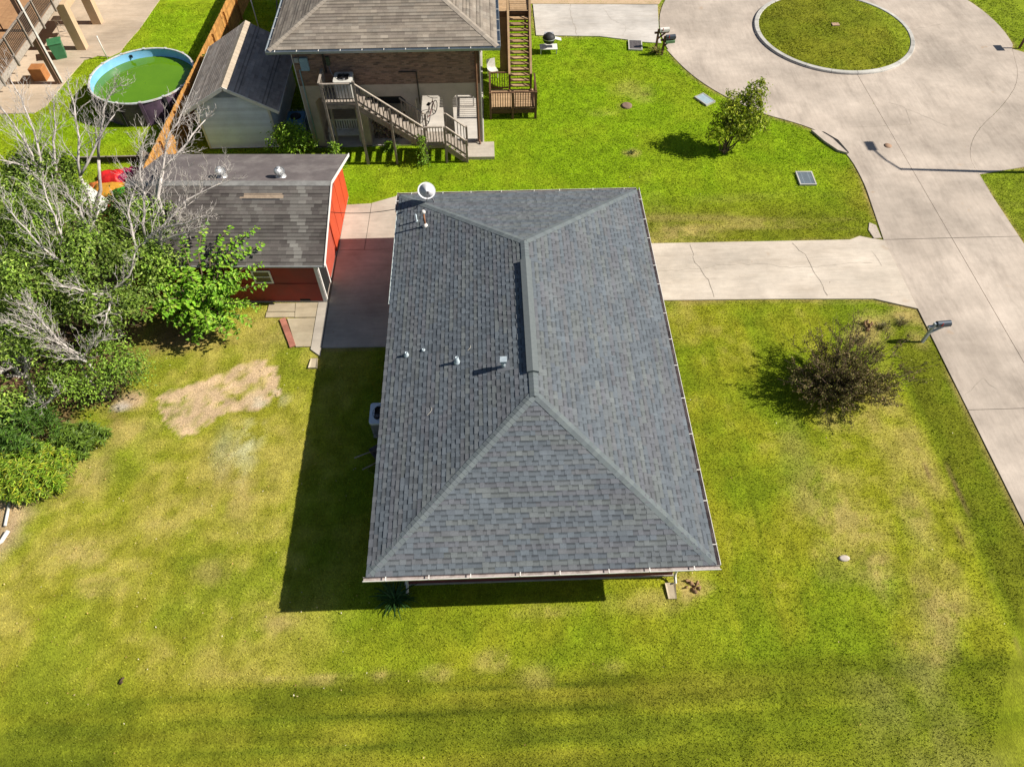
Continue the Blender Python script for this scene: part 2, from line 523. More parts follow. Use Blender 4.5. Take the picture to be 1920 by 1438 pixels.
def edge_band(x, y):
    r = np.zeros(x.shape)
    for p in PAVED[:7]:
        px = [q[0] for q in p]; py = [q[1] for q in p]
        k = (x > min(px)-.4) & (x < max(px)+.4) & (y > max(min(py), -1)-.4) & (y < min(max(py), 52)+.4)
        if not k.any(): continue
        xs, ys_ = x[k], y[k]
        v = np.zeros(xs.shape)
        for d in (.12, .26):
            for a in range(6):
                v += in_poly(xs+d*math.cos(a*math.pi/3), ys_+d*math.sin(a*math.pi/3), p)
        r[k] = np.maximum(r[k], np.clip(v/5, 0, 1))
    return r
PATCH = [(-12.75,15.75),(-12.1,16.05),(-11.2,16.6),(-10.52,17.04),(-9.35,17.45),(-8.7,17.2),(-8.25,16.5),(-8.1,15.8),(-8.9,15.3),(-9.75,15.15),(-10.58,14.5),(-11.52,13.9)]
def bare_patch(x, y):
    r = np.zeros(np.shape(x))
    k = (x > -14.5) & (x < -7) & (y > 12.8) & (y < 18.6)
    if k.any():
        x, y = x[k], y[k]
        dx = (fbm(x, y, 1.5, 61, 4)-.5)*.75; dy = (fbm(x, y, 1.5, 66, 4)-.5)*.75
        w = in_poly(x+dx, y+dy, PATCH).astype(float)
        r[k] = w*np.clip((fbm(x, y, 2.6, 71, 4, .7)-.26)/.26, 0, 1)*.92
    return r

# ------------------------------------------------------------------ ground sheet
def axis(lo, hi, step, far):
    a = np.arange(lo, hi+1e-6, step)
    return np.concatenate([-np.array(far[::-1]) + lo, a, np.array(far) + hi])
gx = axis(-34, 36, 0.16, [4, 12, 40, 120, 400]); gy = axis(0, 52, 0.16, [4, 12, 40, 120, 400])
GX, GY = np.meshgrid(gx, gy, indexing='xy')
gcol = lawn_rgb(GX.ravel(), GY.ravel())
def ground_z(x, y):
    """soft unevenness of the lawn; flat where paving lies"""
    return -0.012 + (fbm(x, y, 0.5, 5, 3)-.5)*0.02 - 0.05*np.exp(-((x-15.62)/.35)**2)*((y < 16.5) & (y > 4))
gz = ground_z(GX.ravel(), GY.ravel())
nx, ny = len(gx), len(gy)
ii = (np.arange(ny-1)[:, None]*nx + np.arange(nx-1)[None, :]).ravel()
gf = np.stack([ii, ii+1, ii+1+nx, ii+nx], 1)
m_ground = attr_mat("lawn_soil_and_thatch", rough=1.0, spec=0.1, fine=0.30, fscale=14, bump=0.9, bscale=26, bdist=0.03)
g_me = np_mesh("lawn", np.stack([GX.ravel(), GY.ravel(), gz], 1), gf, gcol, m_ground, True)
lawn = link(bpy.data.objects.new("lawn", g_me))
tag(lawn, "patchy green and yellow mown lawn around the grey-roofed house", None, None, "structure")

# ------------------------------------------------------------------ grass blades
def scatter_grass():
    n0 = 1500000
    x = RNG.uniform(-29, 33, n0); y = RNG.uniform(1.0, 46, n0)
    # keep what lies in or near the view (the lot seen from above widens with distance)
    keep = (np.abs(x-0.04*y) < 11.5+0.62*y)
    keep &= RNG.random(n0) < np.where(y < 22, 1.0, np.clip(1.0-(y-22)*.03, .42, 1))
    x, y = x[keep], y[keep]
    ok = np.ones(len(x), bool)
    jx, jy = RNG.normal(0, .035, len(x)), RNG.normal(0, .035, len(x))
    for p in PAVED + FOOT:
        ok &= ~in_poly(x+jx, y+jy, p)
    d = np.hypot(x-20.5, y-41.1)
    ok |= (d < ISLAND_R-.12)
    ok &= ~((d >= ISLAND_R-.12) & (d < 4.75))
    ok &= RNG.random(len(x)) > bare_patch(x, y)*.96
    ok &= RNG.random(len(x)) < 0.55+1.5*np.clip(vnoise(x, y, 5.5, 301)*.6+vnoise(x, y, 13, 302)*.4-.12, 0, 1)
    ok &= ~((x < -15.2) & (y > 14) & (y < 27.5))
    x, y = x[ok], y[ok]
    n = len(x)
    ix_ = np.clip(np.round((x+34)/.16).astype(int)+5, 0, nx-1); iy_ = np.clip(np.round(y/.16).astype(int)+5, 0, ny-1)
    col = gcol[iy_*nx+ix_]
    dry = np.clip((col[:, 0]-col[:, 1])*8+.1, 0, 1)
    L = RNG.uniform(.045, .095, n)*(1-.45*dry)*(1+np.clip(y-20, 0, 20)*.012)
    W = RNG.uniform(.010, .019, n)*(1+np.clip(y-18, 0, 25)*.035)
    az = RNG.uniform(0, 2*np.pi, n); tilt = RNG.uniform(.50, 1.40, n)
    dirv = np.stack([np.cos(az)*np.sin(tilt), np.sin(az)*np.sin(tilt), np.cos(tilt)], 1)
    sd = np.stack([-np.sin(az), np.cos(az), np.zeros(n)], 1)
    z0 = gz[iy_*nx+ix_]
    d2 = np.hypot(x-20.5, y-41.1)
    z0 = np.where(d2 < 4.6, island_z(d2), z0)
    b = np.stack([x, y, z0-.006], 1)
    v = np.empty((n, 3, 3), np.float32)
    v[:, 0] = b - sd*W[:, None]; v[:, 1] = b + sd*W[:, None]; v[:, 2] = b + dirv*L[:, None]
    tone = RNG.normal(1.50, .25, n).clip(.6, 2.4)
    c = col*tone[:, None]
    pale_blade = RNG.random(n) < .05
    c[pale_blade] = c[pale_blade]*1.3+np.array([.09, .08, .03])  # a random few blades paler and tanner
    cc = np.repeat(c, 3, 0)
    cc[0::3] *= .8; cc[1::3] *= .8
    f = np.arange(n*3).reshape(-1, 3)
    m = attr_mat("grass_blades", rough=.75, spec=.15, fine=0.0, trans=.35)
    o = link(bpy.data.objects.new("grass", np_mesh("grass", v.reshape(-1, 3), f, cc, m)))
    tag(o, "short mown grass blades covering the lawns", "grass", None, "stuff")
def island_z(d):
    return 0.10 + 0.30*np.clip(1-(d/4.4)**2, 0, 1)
scatter_grass()
def litter():
    n = 700
    x = np.concatenate([RNG.uniform(-16, -4, n//2), RNG.uniform(-16, 17, n//2)]); y = np.concatenate([RNG.uniform(5, 19, n//2), RNG.uniform(2, 33, n//2)])
    ok = np.ones(n, bool)
    for p in FOOT: ok &= ~in_poly(x, y, p)
    x, y = x[ok], y[ok]; n = len(x)
    az = RNG.uniform(0, 6.28, n); L = RNG.uniform(.012, .034, n); W = L*.5
    z = np.full(n, .055); tz = RNG.uniform(-.02, .03, n)
    dx, dy = np.cos(az), np.sin(az)
    v = np.empty((n, 4, 3), np.float32)
    v[:, 0] = np.stack([x-dx*L, y-dy*L, z], 1); v[:, 1] = np.stack([x-dy*W, y+dx*W, z+tz], 1)
    v[:, 2] = np.stack([x+dx*L, y+dy*L, z+tz], 1); v[:, 3] = np.stack([x+dy*W, y-dx*W, z], 1)
    pal = np.array([(.55,.42,.22),(.30,.17,.07),(.62,.55,.42),(.20,.11,.05),(.48,.30,.10)])
    o = link(bpy.data.objects.new("fallen_leaves", np_mesh("fallen_leaves", v.reshape(-1, 3), np.arange(n*4).reshape(-1, 4), np.repeat(pal[RNG.integers(0, 5, n)], 4, 0), attr_mat("dry_leaf_litter", fine=0))))
    tag(o, "dry fallen leaves scattered over the lawn", "leaves", None, "stuff")
litter()

# ------------------------------------------------------------------ concrete
def concrete(name, c1, c2, stain, joint_scale=0.55, streak=(0.25, 1.6, 1)):
    m = bpy.data.materials.new(name)
    n = NT(m)
    a = n.mix(n.ramp(n.noise(joint_scale, 8, .68), .35, .68), c1, c2)
    a = n.mix(n.ramp(n.noise(streak, 6, .7), .52, .78, 0, .75), a, stain)
    a = n.mix(n.ramp(n.noise(3.0, 8, .75), .5, .8, 0, .35), a, tuple(x*.7 for x in c2))
    a = n.scalecol(a, n.ramp(n.noise((.16, .22, 1), 5, .7), .34, .66, .72, 1.16))
    a = n.scalecol(a, n.ramp(n.noise((7, .9, 1) if streak[0] > streak[1] else (.9, 7, 1), 5, .7), .35, .65, .93, 1.06))
    a = n.scalecol(a, n.ramp(n.noise(45, 3, .8), .3, .7, .9, 1.1))
    a = n.mix(n.ramp(n.noise(.85, 3, .5), .70, .76, 0, .45), a, (.40,.26,.15))
    n.link(a, n.b.inputs["Base Color"])
    n.b.inputs["Roughness"].default_value = .92
    n.b.inputs["Specular IOR Level"].default_value = .2
    n.bump(n.noise(30, 5), .35, .008)
    MATS[name] = m
    return m
m_road = concrete("road_concrete", (.53,.452,.382), (.435,.366,.306), (.275,.228,.19), .30, (.9, .22, 1))
m_drive = concrete("driveway_concrete", (.60,.525,.44), (.535,.46,.38), (.43,.36,.285))
m_ndrive = concrete("pale_driveway_concrete", (.58,.54,.495), (.52,.475,.43), (.45,.395,.34))
m_slab = concrete("carport_concrete", (.52,.46,.385), (.44,.385,.32), (.34,.29,.24), .8)
m_pad = concrete("paving_pad_concrete", (.52,.44,.31), (.43,.35,.24), (.33,.25,.16), .9)
m_wslab = concrete("neighbour_concrete", (.58,.47,.36), (.50,.40,.30), (.42,.32,.23), .4)
m_kerb = concrete("kerb_concrete", (.56,.54,.50), (.44,.42,.39), (.33,.31,.29), .8)
m_joint = mat("joint_filler", (.20,.17,.13), (.12,.10,.08))
m_crack = mat("crack_dirt", (.40,.345,.285), (.27,.23,.18), scale=6)
m_dirt = mat("tan_soil", (.55,.40,.26), (.47,.34,.21), scale=2, rough=1, bump=.4, bscale=20)

def paved(name, polys, m, z1, label, base=True, z0=-.12, child="concrete_slab"):
    """a paved area: dark joint filler below, concrete slabs as separate pieces on it"""
    if len(polys) == 1:
        o = MB().prism(polys[0], z0, z1).build(name, m)
        return tag(o, label, None, None, "structure")
    b = MB()
    xs = [p[0] for q in polys for p in q]
    root = bpy.data.objects.new(name, None)
    C.objects.link(root)
    tag(root, label, None, None, "structure")
    for q in polys:
        MB().prism(q, z0, z1).build(child, m, root)
    return root

lanes = []
ys = [-40, -22.4, -13.25, -4.1, 5.05, 14.2, 23.35]
for y0, y1 in zip(ys[:-1], ys[1:]):
    lanes.append([(17.42, y0+.012), (20.488, y0+.012), (20.488, y1-.012), (17.42, y1-.012)])
    lanes.append([(20.512, y0+.012), (23.55, y0+.012), (23.55, y1-.012), (20.512, y1-.012)])
road = paved("road", lanes + [road_w, road_e], m_road, .025, "pale concrete street ending in a round turning circle")
rb = MB()
rb.prism(road_rect, -.14, .004)
rb.prism([(20.40, 23.3), (20.60, 23.3), (20.60, 51), (20.40, 51)], -.14, .003)
rb.build("joint_filler", m_joint, road)
paved("side_driveway", [side_drive], m_road, .022, "concrete apron on the far side of the turning circle")
dw = paved("driveway", [driveway], m_drive, .05, "pale concrete driveway from the street to the grey-roofed house")
nd = paved("north_driveway", [north_drive], m_ndrive, .04, "pale driveway by the brick house at the turning circle")
bare = MB().prism([(2.6, 45.12), (10.7, 44.78), (11.6, 46.5), (12, 52), (2.6, 52)], -.1, .03).build("bare_soil_verge", m_dirt)
tag(bare, "tan bare soil beyond the pale driveway", None, None, "structure")
cs = paved("carport_slab", [slab_main, slab_n1, slab_n2, slab_edge], m_slab, .045, "stained concrete slab between the red shed and the house")
MB().prism([(-7.2, 18.1), (-3.4, 18.1), (-3.4, 26.4), (-6.7, 26.4)], -.1, .012).build("joint_filler", m_joint, cs)
pp = paved("paving_pads", [pads[k] for k in 'abcd'], m_pad, .04, "weathered concrete pads in front of the red shed")
paved("neighbour_slab", [west_slab], m_wslab, .03, "tan concrete yard beside the raised deck house")
paved("stair_pad", [stair_pad], m_slab, .16, "small concrete pad at the foot of the grey stairs")
# brick strip of red pavers beside the pads
m_redpav = mat("red_paver", (.42,.17,.12), (.33,.13,.09), scale=8, bump=.3, vary=.2)
rp = bpy.data.objects.new("paver_strip", None); C.objects.link(rp)
tag(rp, "short strip of red pavers beside the concrete pads", None, None, "structure")
pa, pb = Vector((-8.66, 19.60, 0)), Vector((-8.0, 18.08, 0))
pdv = (pb-pa).normalized()
pme = MB().cbox((0, 0, .035), (.24, .40, .05)).mesh("paver", m_redpav)
for i in range(4):
    o = link(bpy.data.objects.new("paver", pme), rp)
    o.location = pa + pdv*(.2+.405*i); o.rotation_euler = (0, 0, math.atan2(pdv.y, pdv.x)-math.pi/2 + random.uniform(-.03, .03))

def crack(parent, pts, w, z, name="crack", wob=.06, seed=1):
    rs = random.Random(seed)
    q = []
    for a, b in zip(pts[:-1], pts[1:]):
        L = math.dist(a, b); k = max(2, int(L/.25))
        for i in range(k):
            t = i/k
            q.append((a[0]+(b[0]-a[0])*t+rs.uniform(-wob, wob), a[1]+(b[1]-a[1])*t+rs.uniform(-wob, wob)))
    q.append(pts[-1])
    vs, fs = [], []
    for i, p in enumerate(q):
        a = q[max(i-1, 0)]; b = q[min(i+1, len(q)-1)]
        dx, dy = b[0]-a[0], b[1]-a[1]; l = math.hypot(dx, dy) or 1
        ww = w*.75*rs.uniform(.5, 1.3)/2
        vs += [(p[0]-dy/l*ww, p[1]+dx/l*ww, z), (p[0]+dy/l*ww, p[1]-dx/l*ww, z)]
    fs = [(2*i, 2*i+1, 2*i+3, 2*i+2) for i in range(len(q)-1)]
    return MB().add(vs, fs).build(name, m_crack, parent)
crack(dw, [(6.6,21.72),(8.6,21.8),(10.2,22.05),(11.8,21.95),(12.8,21.72),(13.9,21.72),(15.3,21.95),(16.4,21.9)], .022, .0545, seed=2)
crack(dw, [(8.75,23.3),(8.76,22.2),(8.9,21.6),(9.1,21.1),(9.15,20.15)], .024, .0585, seed=3)
crack(dw, [(13.3,23.3),(13.6,22.5),(13.75,21.6),(13.8,20.9),(13.9,20.05)], .024, .0585, seed=4)
crack(dw, [(16.6,22.6),(16.75,21.7)], .018, .0545, seed=5)
crack(nd, [(5.2,44.9),(5.15,43.2),(5.25,42.2),(5.3,41.3)], .03, .0445, seed=6)
crack(nd, [(7.2,44.4),(7.6,43.0),(8.3,42.2),(8.0,41.0)], .018, .0445, seed=7)
crack(road, [(18.6,31.7),(20.2,31.75),(21.8,31.85),(22.0,33.2)], .03, .0295, "joint", .005, seed=8)
crack(road, [(23.6,31.6),(22.7,32.6),(21.9,33.4),(21.3,33.8)], .02, .0295, seed=9)
crack(road, [(27.3,41.8),(26.4,41.5),(25.2,41.2)], .025, .0295, seed=10)
crack(road, [(17.6,14.9),(18.6,15.6),(18.9,15.1)], .02, .0295, seed=11)
# patched concrete mouth where the driveway meets the street
MB().prism([(17.02,23.46),(17.36,23.46),(17.4,24.3),(17.15,24.5),(16.95,24.0)], -.1, .030).build("broken_slab", m_road, dw)
# storm inlet: kerb slab, with a near-black solid standing in for the shaded slot
inl = bpy.data.objects.new("kerb_inlet", None); C.objects.link(inl)
tag(inl, "concrete storm inlet with a dark slot at the edge of the turning circle", "storm inlet")
MB().prism([(16.45,31.45),(16.85,31.40),(17.32,30.7),(17.72,29.5),(17.3,29.75),(16.85,30.5)], -.1, .10).build("cover_slab", m_road, inl)
MB().prism([(16.87,31.42),(17.10,31.36),(17.62,30.66),(17.84,29.62),(17.74,29.52),(17.34,30.72)], -.1, .034).build("throat", mat("dark_opening", (.015,.015,.015)), inl)

# ------------------------------------------------------------------ turning-circle island
isl = bpy.data.objects.new("turning_island", None); C.objects.link(isl)
tag(isl, "round grassy island with a concrete kerb in the turning circle", None, None, "structure")
isl.location = (20.5, 41.1, 0)
nseg = 20
for k in range(nseg):
    a0, a1 = 360*k/nseg+.12, 360*(k+1)/nseg-.12
    prof = [(4.62, -.05), (4.60, .10), (4.57, .14), (4.36, .15), (4.33, .12), (4.33, -.05)]
    vs, fs = [], []
    for i in range(7):
        a = R(a0+(a1-a0)*i/6)
        vs += [(r*math.cos(a), r*math.sin(a), z) for r, z in prof]
    for i in range(6):
        for j in range(6):
            fs.append((i*6+j, (i+1)*6+j, (i+1)*6+(j+1) % 6, i*6+(j+1) % 6))
    fs += [tuple(range(5, -1, -1)), tuple(36+j for j in range(6))]
    MB().add(vs, fs).build("kerb_stone", m_kerb, isl)
rr = np.linspace(0, 4.345, 30); aa = np.linspace(0, 2*np.pi, 91)[:-1]
RRm, AAm = np.meshgrid(rr, aa, indexing='ij')
ix, iy = RRm*np.cos(AAm), RRm*np.sin(AAm)
iz = island_z(RRm) + (fbm(ix.ravel(), iy.ravel(), .9, 5, 3).reshape(ix.shape)-.5)*.05*(RRm < 4.2)
vi = np.stack([ix.ravel(), iy.ravel(), iz.ravel()], 1)
fi = []
for i in range(29):
    for j in range(90):
        fi.append((i*90+j, (i+1)*90+j, (i+1)*90+(j+1) % 90, i*90+(j+1) % 90))
o = link(bpy.data.objects.new("grass_mound", np_mesh("grass_mound", vi, np.array(fi), lawn_rgb(vi[:, 0]+20.5, vi[:, 1]+41.1), m_ground, True)), isl)
cv = tag(MB().cbox((0, 0, 0), (.42, .32, .05)).build("valve_cover", mat("tan_cover", (.45,.30,.20), (.33,.22,.15)), None), "small tan utility cover in the middle of the round island", "utility cover")
cv.location = (20.55, 41.2, .42)
# ------------------------------------------------------------------ shingles
m_sh_field = m_sh_one = attr_mat("roof_shingle_granules", rough=.95, spec=.12, fine=.22, fscale=55, bump=.35, bscale=120, bdist=.003, blotch=.14, objcol='both')

def wedge(w0a, w0b, w1a, w1b, L, th, tl=.0015):
    """one shingle in its own plane: lower edge w0a..w0b at height th, upper edge w1a..w1b at tl"""
    k = .60
    ma, mb, mh = w0a+(w1a-w0a)*k, w0b+(w1b-w0b)*k, th+(tl-th)*k
    v = [(w0a, 0, 0), (w0b, 0, 0), (w0b, 0, th), (w0a, 0, th), (w1a, L, 0), (w1b, L, 0), (w1b, L, tl), (w1a, L, tl),
         (ma, L*k, mh), (mb, L*k, mh), (ma, L*k, mh), (mb, L*k, mh)]
    f = [(0,1,2,3), (3,2,9,8), (10,11,6,7), (0,3,7,4), (1,5,6,2)]
    return v, f
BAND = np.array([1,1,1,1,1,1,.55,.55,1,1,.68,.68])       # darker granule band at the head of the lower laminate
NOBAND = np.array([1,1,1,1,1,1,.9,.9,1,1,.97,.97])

def shingle_plane(org, edir, udir, ranges, Lslope, exposure, rng, palette, tabs=True, widths=(.11,.15,.19,.25), th_hi=.015, th_lo=.006, strip=1.0, jitter=.04):
    """rows of shingles on one roof plane. ranges(t) -> (s0, s1) extent along the eave at slope distance t.
    returns a list of pieces (verts in world, faces, colour, width class, full?, matrix)"""
    org, edir, udir = Vector(org), Vector(edir).normalized(), Vector(udir).normalized()
    nrm = edir.cross(udir).normalized()
    if nrm.z < 0: nrm = -nrm
    M3 = Matrix((edir, udir, nrm)).transposed()
    out = []
    rows = int(Lslope/exposure)+1
    for r in range(rows):
        t0 = r*exposure; t1 = min(t0+exposure*1.04, Lslope)
        if t1-t0 < .02: continue
        a0, b0 = ranges(t0); a1, b1 = ranges(t1)
        s = min(a0, a1)-rng.uniform(0, .3)
        hi = rng.random() < .5
        nextstrip = s; tone = None
        while s < max(b0, b1):
            if tone is None or s >= nextstrip:
                tone = np.array(palette[rng.integers(len(palette))])
                nextstrip = s + strip*rng.uniform(.7, 1.3)
            k = rng.integers(len(widths))
            w = widths[k]
            p0, p1 = s, s+w
            la, lb = max(p0, a0), min(p1, b0); ua, ub = max(p0, a1), min(p1, b1)
            full = la == p0 and lb == p1 and ua == p0 and ub == p1 and t1-t0 > exposure
            if lb-la > .012:
                if ub <= ua: ua = ub = min(max((la+lb)/2, a1), b1)
                th = th_hi if hi else th_lo
                v, f = wedge(la, lb, ua, ub, t1-t0, th*float(rng.uniform(.85, 1.15)))
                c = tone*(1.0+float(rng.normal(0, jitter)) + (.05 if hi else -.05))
                wv = [org + M3 @ Vector((x, t0+y, z)) for x, y, z in v]
                out.append((wv, f, np.clip(c, .01, 1), (k, hi), full, org + M3 @ Vector((la, t0, 0)), M3))
            s = p1 + .002
            if tabs: hi = (not hi) if rng.random() < .9 else hi
    return out

def shingle_objects(pieces, parent, exposure, widths, th_hi, th_lo, n_single=300, eye=Vector((0.5, 2, 22))):
    """the pieces that show largest become objects of their own; the rest is one mesh"""
    full = [(i, (pieces[i][5]-eye).length) for i in range(len(pieces)) if pieces[i][4]]
    full.sort(key=lambda q: q[1])
    single = set(i for i, _ in full[:n_single])
    cache = {}
    for i in single:
        wv, f, c, (k, hi), _, loc, M3 = pieces[i]
        if (k, hi) not in cache:
            v, ff = wedge(0, widths[k], 0, widths[k], exposure*1.04, th_hi if hi else th_lo)
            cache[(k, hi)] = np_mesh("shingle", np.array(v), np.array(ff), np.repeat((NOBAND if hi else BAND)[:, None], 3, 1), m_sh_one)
        o = link(bpy.data.objects.new("shingle", cache[(k, hi)]), parent)
        o.matrix_local = Matrix.Translation(loc) @ M3.to_4x4()
        o.color = (*c, 1)
    vs, fs, cs = [], [], []
    for i, (wv, f, c, *_r) in enumerate(pieces):
        if i in single: continue
        k = len(vs)
        vs += wv
        fs += [tuple(a+k for a in q) for q in f]
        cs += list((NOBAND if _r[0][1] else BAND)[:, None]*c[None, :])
    me = np_mesh("shingle_field", np.array([tuple(v) for v in vs]), np.array(fs), np.array(cs), m_sh_field)
    o = link(bpy.data.objects.new("shingle_field", me), parent)
    o["kind"] = "stuff"
    return o

GREYS = [(0.127,0.145,0.164), (0.137,0.150,0.162), (0.122,0.141,0.161), (0.130,0.137,0.154), (0.143,0.157,0.162), (0.116,0.132,0.152), (0.134,0.141,0.153)]

# ------------------------------------------------------------------ the grey-roofed house
X0, X1, Y0, Y1, ZE = -3.80, 6.05, 7.60, 23.97, 2.60      # eave lines
XR, ZR, HIP = 1.12, 4.36, 4.85                              # ridge
house = thing("hip_roof_house", "single-storey house under a dark grey shingled hip roof", "house", (0, 0, 0))
m_siding = mat("maroon_siding", (.165,.042,.035), (.125,.032,.028), scale=(1.0), rough=.75, bump=.2, bscale=30)
m_white = mat("white_paint", (.78,.76,.72), (.70,.67,.62), scale=3, rough=.5, grime=(.50,.46,.40), gscale=1.5)
m_soffit = mat("soffit_white", (.62,.60,.56), (.55,.53,.5))
m_found = mat("foundation_concrete", (.42,.37,.32), (.33,.29,.25), scale=3, bump=.2)
m_glass = mat("dark_glass", (.02,.025,.03), (.03,.035,.04), rough=.12, spec=.6)
m_gutin = mat("gutter_inside", (.50,.44,.42), (.33,.28,.27), scale=2.5, rough=.7, grime=(.10,.08,.06), gscale=2.2)
WX0, WX1, WY0, WY1, ZW = -3.05, 5.38, 8.32, 17.7, 2.42
wl_ = bpy.data.objects.new("wall", MB().box(WX0, WX1, WY0, WY1, .07, ZW).mesh("wall", m_siding)); link(wl_, house)
# lap boards on the front wall (seen under the gutter)
for i in range(11):
    z = .075+.2*i
    MB().add([(WX0-.01,WY0-.030,z),(WX1+.01,WY0-.030,z),(WX1+.01,WY0-.008,z+.2),(WX0-.01,WY0-.008,z+.2),(WX0-.01,WY0-.002,z),(WX1+.01,WY0-.002,z)],
             [(0,1,2,3),(0,4,5,1)]).build("siding_board", m_siding, wl_)
bx("foundation", m_found, house, WX0-.05, WX1+.05, WY0-.06, WY1, -.1, .07)
for x0, x1 in ((-1.2, .2), (2.6, 4.0)):
    w = bx("window", m_white, wl_, x0, x1, WY0-.05, WY0-.03, 1.0, 2.15)
    w["label"] = "white framed window in the front wall"
    bx("window_pane", m_glass, wl_, x0+.06, x1-.06, WY0-.056, WY0-.05, 1.06, 2.09)
# carport: posts and beam at the far end of the house
for x, y in ((-3.1, 20.6), (-3.1, 23.2), (5.3, 20.6), (5.3, 23.2), (1.1, 23.2)):
    bx("carport_post", m_white, house, x-.07, x+.07, y-.07, y+.07, .05, ZW)
bx("soffit", m_soffit, house, X0+.02, X1-.02, Y0+.02, Y1-.02, ZW, ZW+.04)
roof = bpy.data.objects.new("roof", None); link(roof, house)
# roof body (deck): hip solid just under the shingles
dk = .004
deckv = [(X0,Y0,ZE-.03),(X1,Y0,ZE-.03),(X1,Y1,ZE-.03),(X0,Y1,ZE-.03),(X0,Y0,ZE-dk),(X1,Y0,ZE-dk),(X1,Y1,ZE-dk),(X0,Y1,ZE-dk),(XR,Y0+HIP,ZR-dk),(XR,Y1-HIP,ZR-dk)]
m_felt = mat("roof_felt", (.05,.052,.056), (.04,.042,.045), rough=.95)
MB().add(deckv, [(3,2,1,0),(0,1,5,4),(1,2,6,5),(2,3,7,6),(3,0,4,7),(4,5,8),(5,6,9,8),(6,7,9),(7,4,8,9)]).build("roof_deck", m_felt, roof)
fb = MB()
for a, b in (((X0+.01,Y0+.01),(X1-.01,Y0+.01)),((X1-.01,Y0+.01),(X1-.01,Y1-.01)),((X1-.01,Y1-.01),(X0+.01,Y1-.01)),((X0+.01,Y1-.01),(X0+.01,Y0+.01))):
    fb.bar((a[0],a[1],ZE-.11),(b[0],b[1],ZE-.11),.03,.15)
fb.build("fascia", m_white, roof)
EXP, WID, THI, TLO = .150, (.11,.15,.19,.25), .016, .006
rng = np.random.default_rng(5)
rise = ZR-ZE
def plane(org, e, run, length, kind):
    """kind 'trap': both ends slope in at the hips; 'tri': triangle"""
    u = Vector((-Vector(e).y, Vector(e).x, 0))*run + Vector((0, 0, rise))
    Ls = u.length
    hipb = HIP if kind == 'trap' else length/2
    rg = lambda t: (hipb*t/Ls, length-hipb*t/Ls)
    return shingle_plane(org, e, u, rg, Ls-.01, EXP, rng, GREYS, True, WID, THI, TLO)
pieces = []
ov = .03   # shingles overhang the deck edge a little
pieces += plane((X0-ov, Y0-ov, ZE), (1,0,0), HIP+ov, X1-X0+2*ov, 'tri')
pieces += plane((X1+ov, Y0-ov, ZE), (0,1,0), X1-XR+ov, Y1-Y0+2*ov, 'trap')
pieces += plane((X1+ov, Y1+ov, ZE), (-1,0,0), HIP+ov, X1-X0+2*ov, 'tri')
pieces += plane((X0-ov, Y1+ov, ZE), (0,-1,0), XR-X0+ov, Y1-Y0+2*ov, 'trap')
shingle_objects(pieces, roof, EXP, WID, THI, TLO)
# hip and ridge caps: bent shingles, one by one
m_cap = attr_mat("hip_cap_granules", rough=.95, spec=.12, fine=.16, fscale=55, bump=.3, bscale=120, bdist=.003, objcol=True)
def caps(parent, a, b, n1, n2, half, exposure, cols, m=None, lift=.014, rs=random.Random(3)):
    """caps along the edge a->b (lapping upwards); n1, n2 = unit directions down the two planes, square to the edge"""
    a, b = Vector(a), Vector(b)
    d = (b-a); L = d.length; d.normalize()
    n1, n2 = Vector(n1), Vector(n2)
    up = Vector((0,0,1))
    v = []
    for t, h in ((0, .011), (exposure*1.25, .003)):
        for off in (n1*half, Vector((0,0,0)), n2*half):
            q = d*t + off + up*(h+lift)
            v.append(q)
        for off in (n1*half, Vector((0,0,0)), n2*half):
            v.append(d*t + off + up*(lift-.012))
    f = [(0,1,7,6),(1,2,8,7),(3,4,1,0),(4,5,2,1),(3,0,6,9),(2,5,11,8)]
    me = MB().add(v, f).mesh("ridge_cap", m or m_cap)
    n = int(L/exposure)
    for i in range(n):
        o = link(bpy.data.objects.new("ridge_cap", me), parent)
        o.location = a + d*(i*exposure)
        c = cols[rs.randrange(len(cols))]; k = rs.uniform(.92, 1.08)
        o.color = (c[0]*k, c[1]*k, c[2]*k, 1)
CAPC = [(0.147,0.169,0.177), (0.140,0.162,0.170), (0.153,0.175,0.179), (0.143,0.162,0.172)]
def perp(edge, nrm, toward):
    """direction in the plane with normal nrm, square to edge, on the side of toward"""
    p = Vector(edge).normalized().cross(Vector(nrm)).normalized()
    return p if p.dot(Vector(toward)) > 0 else -p
sl = rise/HIP; slx = rise/(X1-XR); slx2 = rise/(XR-X0)
NF = Vector((0,-sl,1)).normalized(); NB = Vector((0,sl,1)).normalized(); NR = Vector((slx,0,1)).normalized(); NL = Vector((-slx2,0,1)).normalized()
for (a, b, na, ta, nb, tb) in (
    ((X0+.06,Y0+.06,ZE+.02),(XR,Y0+HIP,ZR),NF,(1,-1,0),NL,(-1,1,0)),
    ((X1-.06,Y0+.06,ZE+.02),(XR,Y0+HIP,ZR),NF,(-1,-1,0),NR,(1,1,0)),
    ((X1-.06,Y1-.06,ZE+.02),(XR,Y1-HIP,ZR),NB,(-1,1,0),NR,(1,-1,0)),
    ((X0+.06,Y1-.06,ZE+.02),(XR,Y1-HIP,ZR),NB,(1,1,0),NL,(-1,-1,0))):
    e = Vector(b)-Vector(a)
    caps(roof, a, b, perp(e, na, ta), perp(e, nb, tb), .15, EXP*.98, CAPC)
e = Vector((0,1,0))
caps(roof, (XR,Y0+HIP-.1,ZR),(XR,Y1-HIP+.1,ZR), perp(e,NL,(-1,0,0)), perp(e,NR,(1,0,0)), .15, EXP*.98, CAPC, lift=.02)
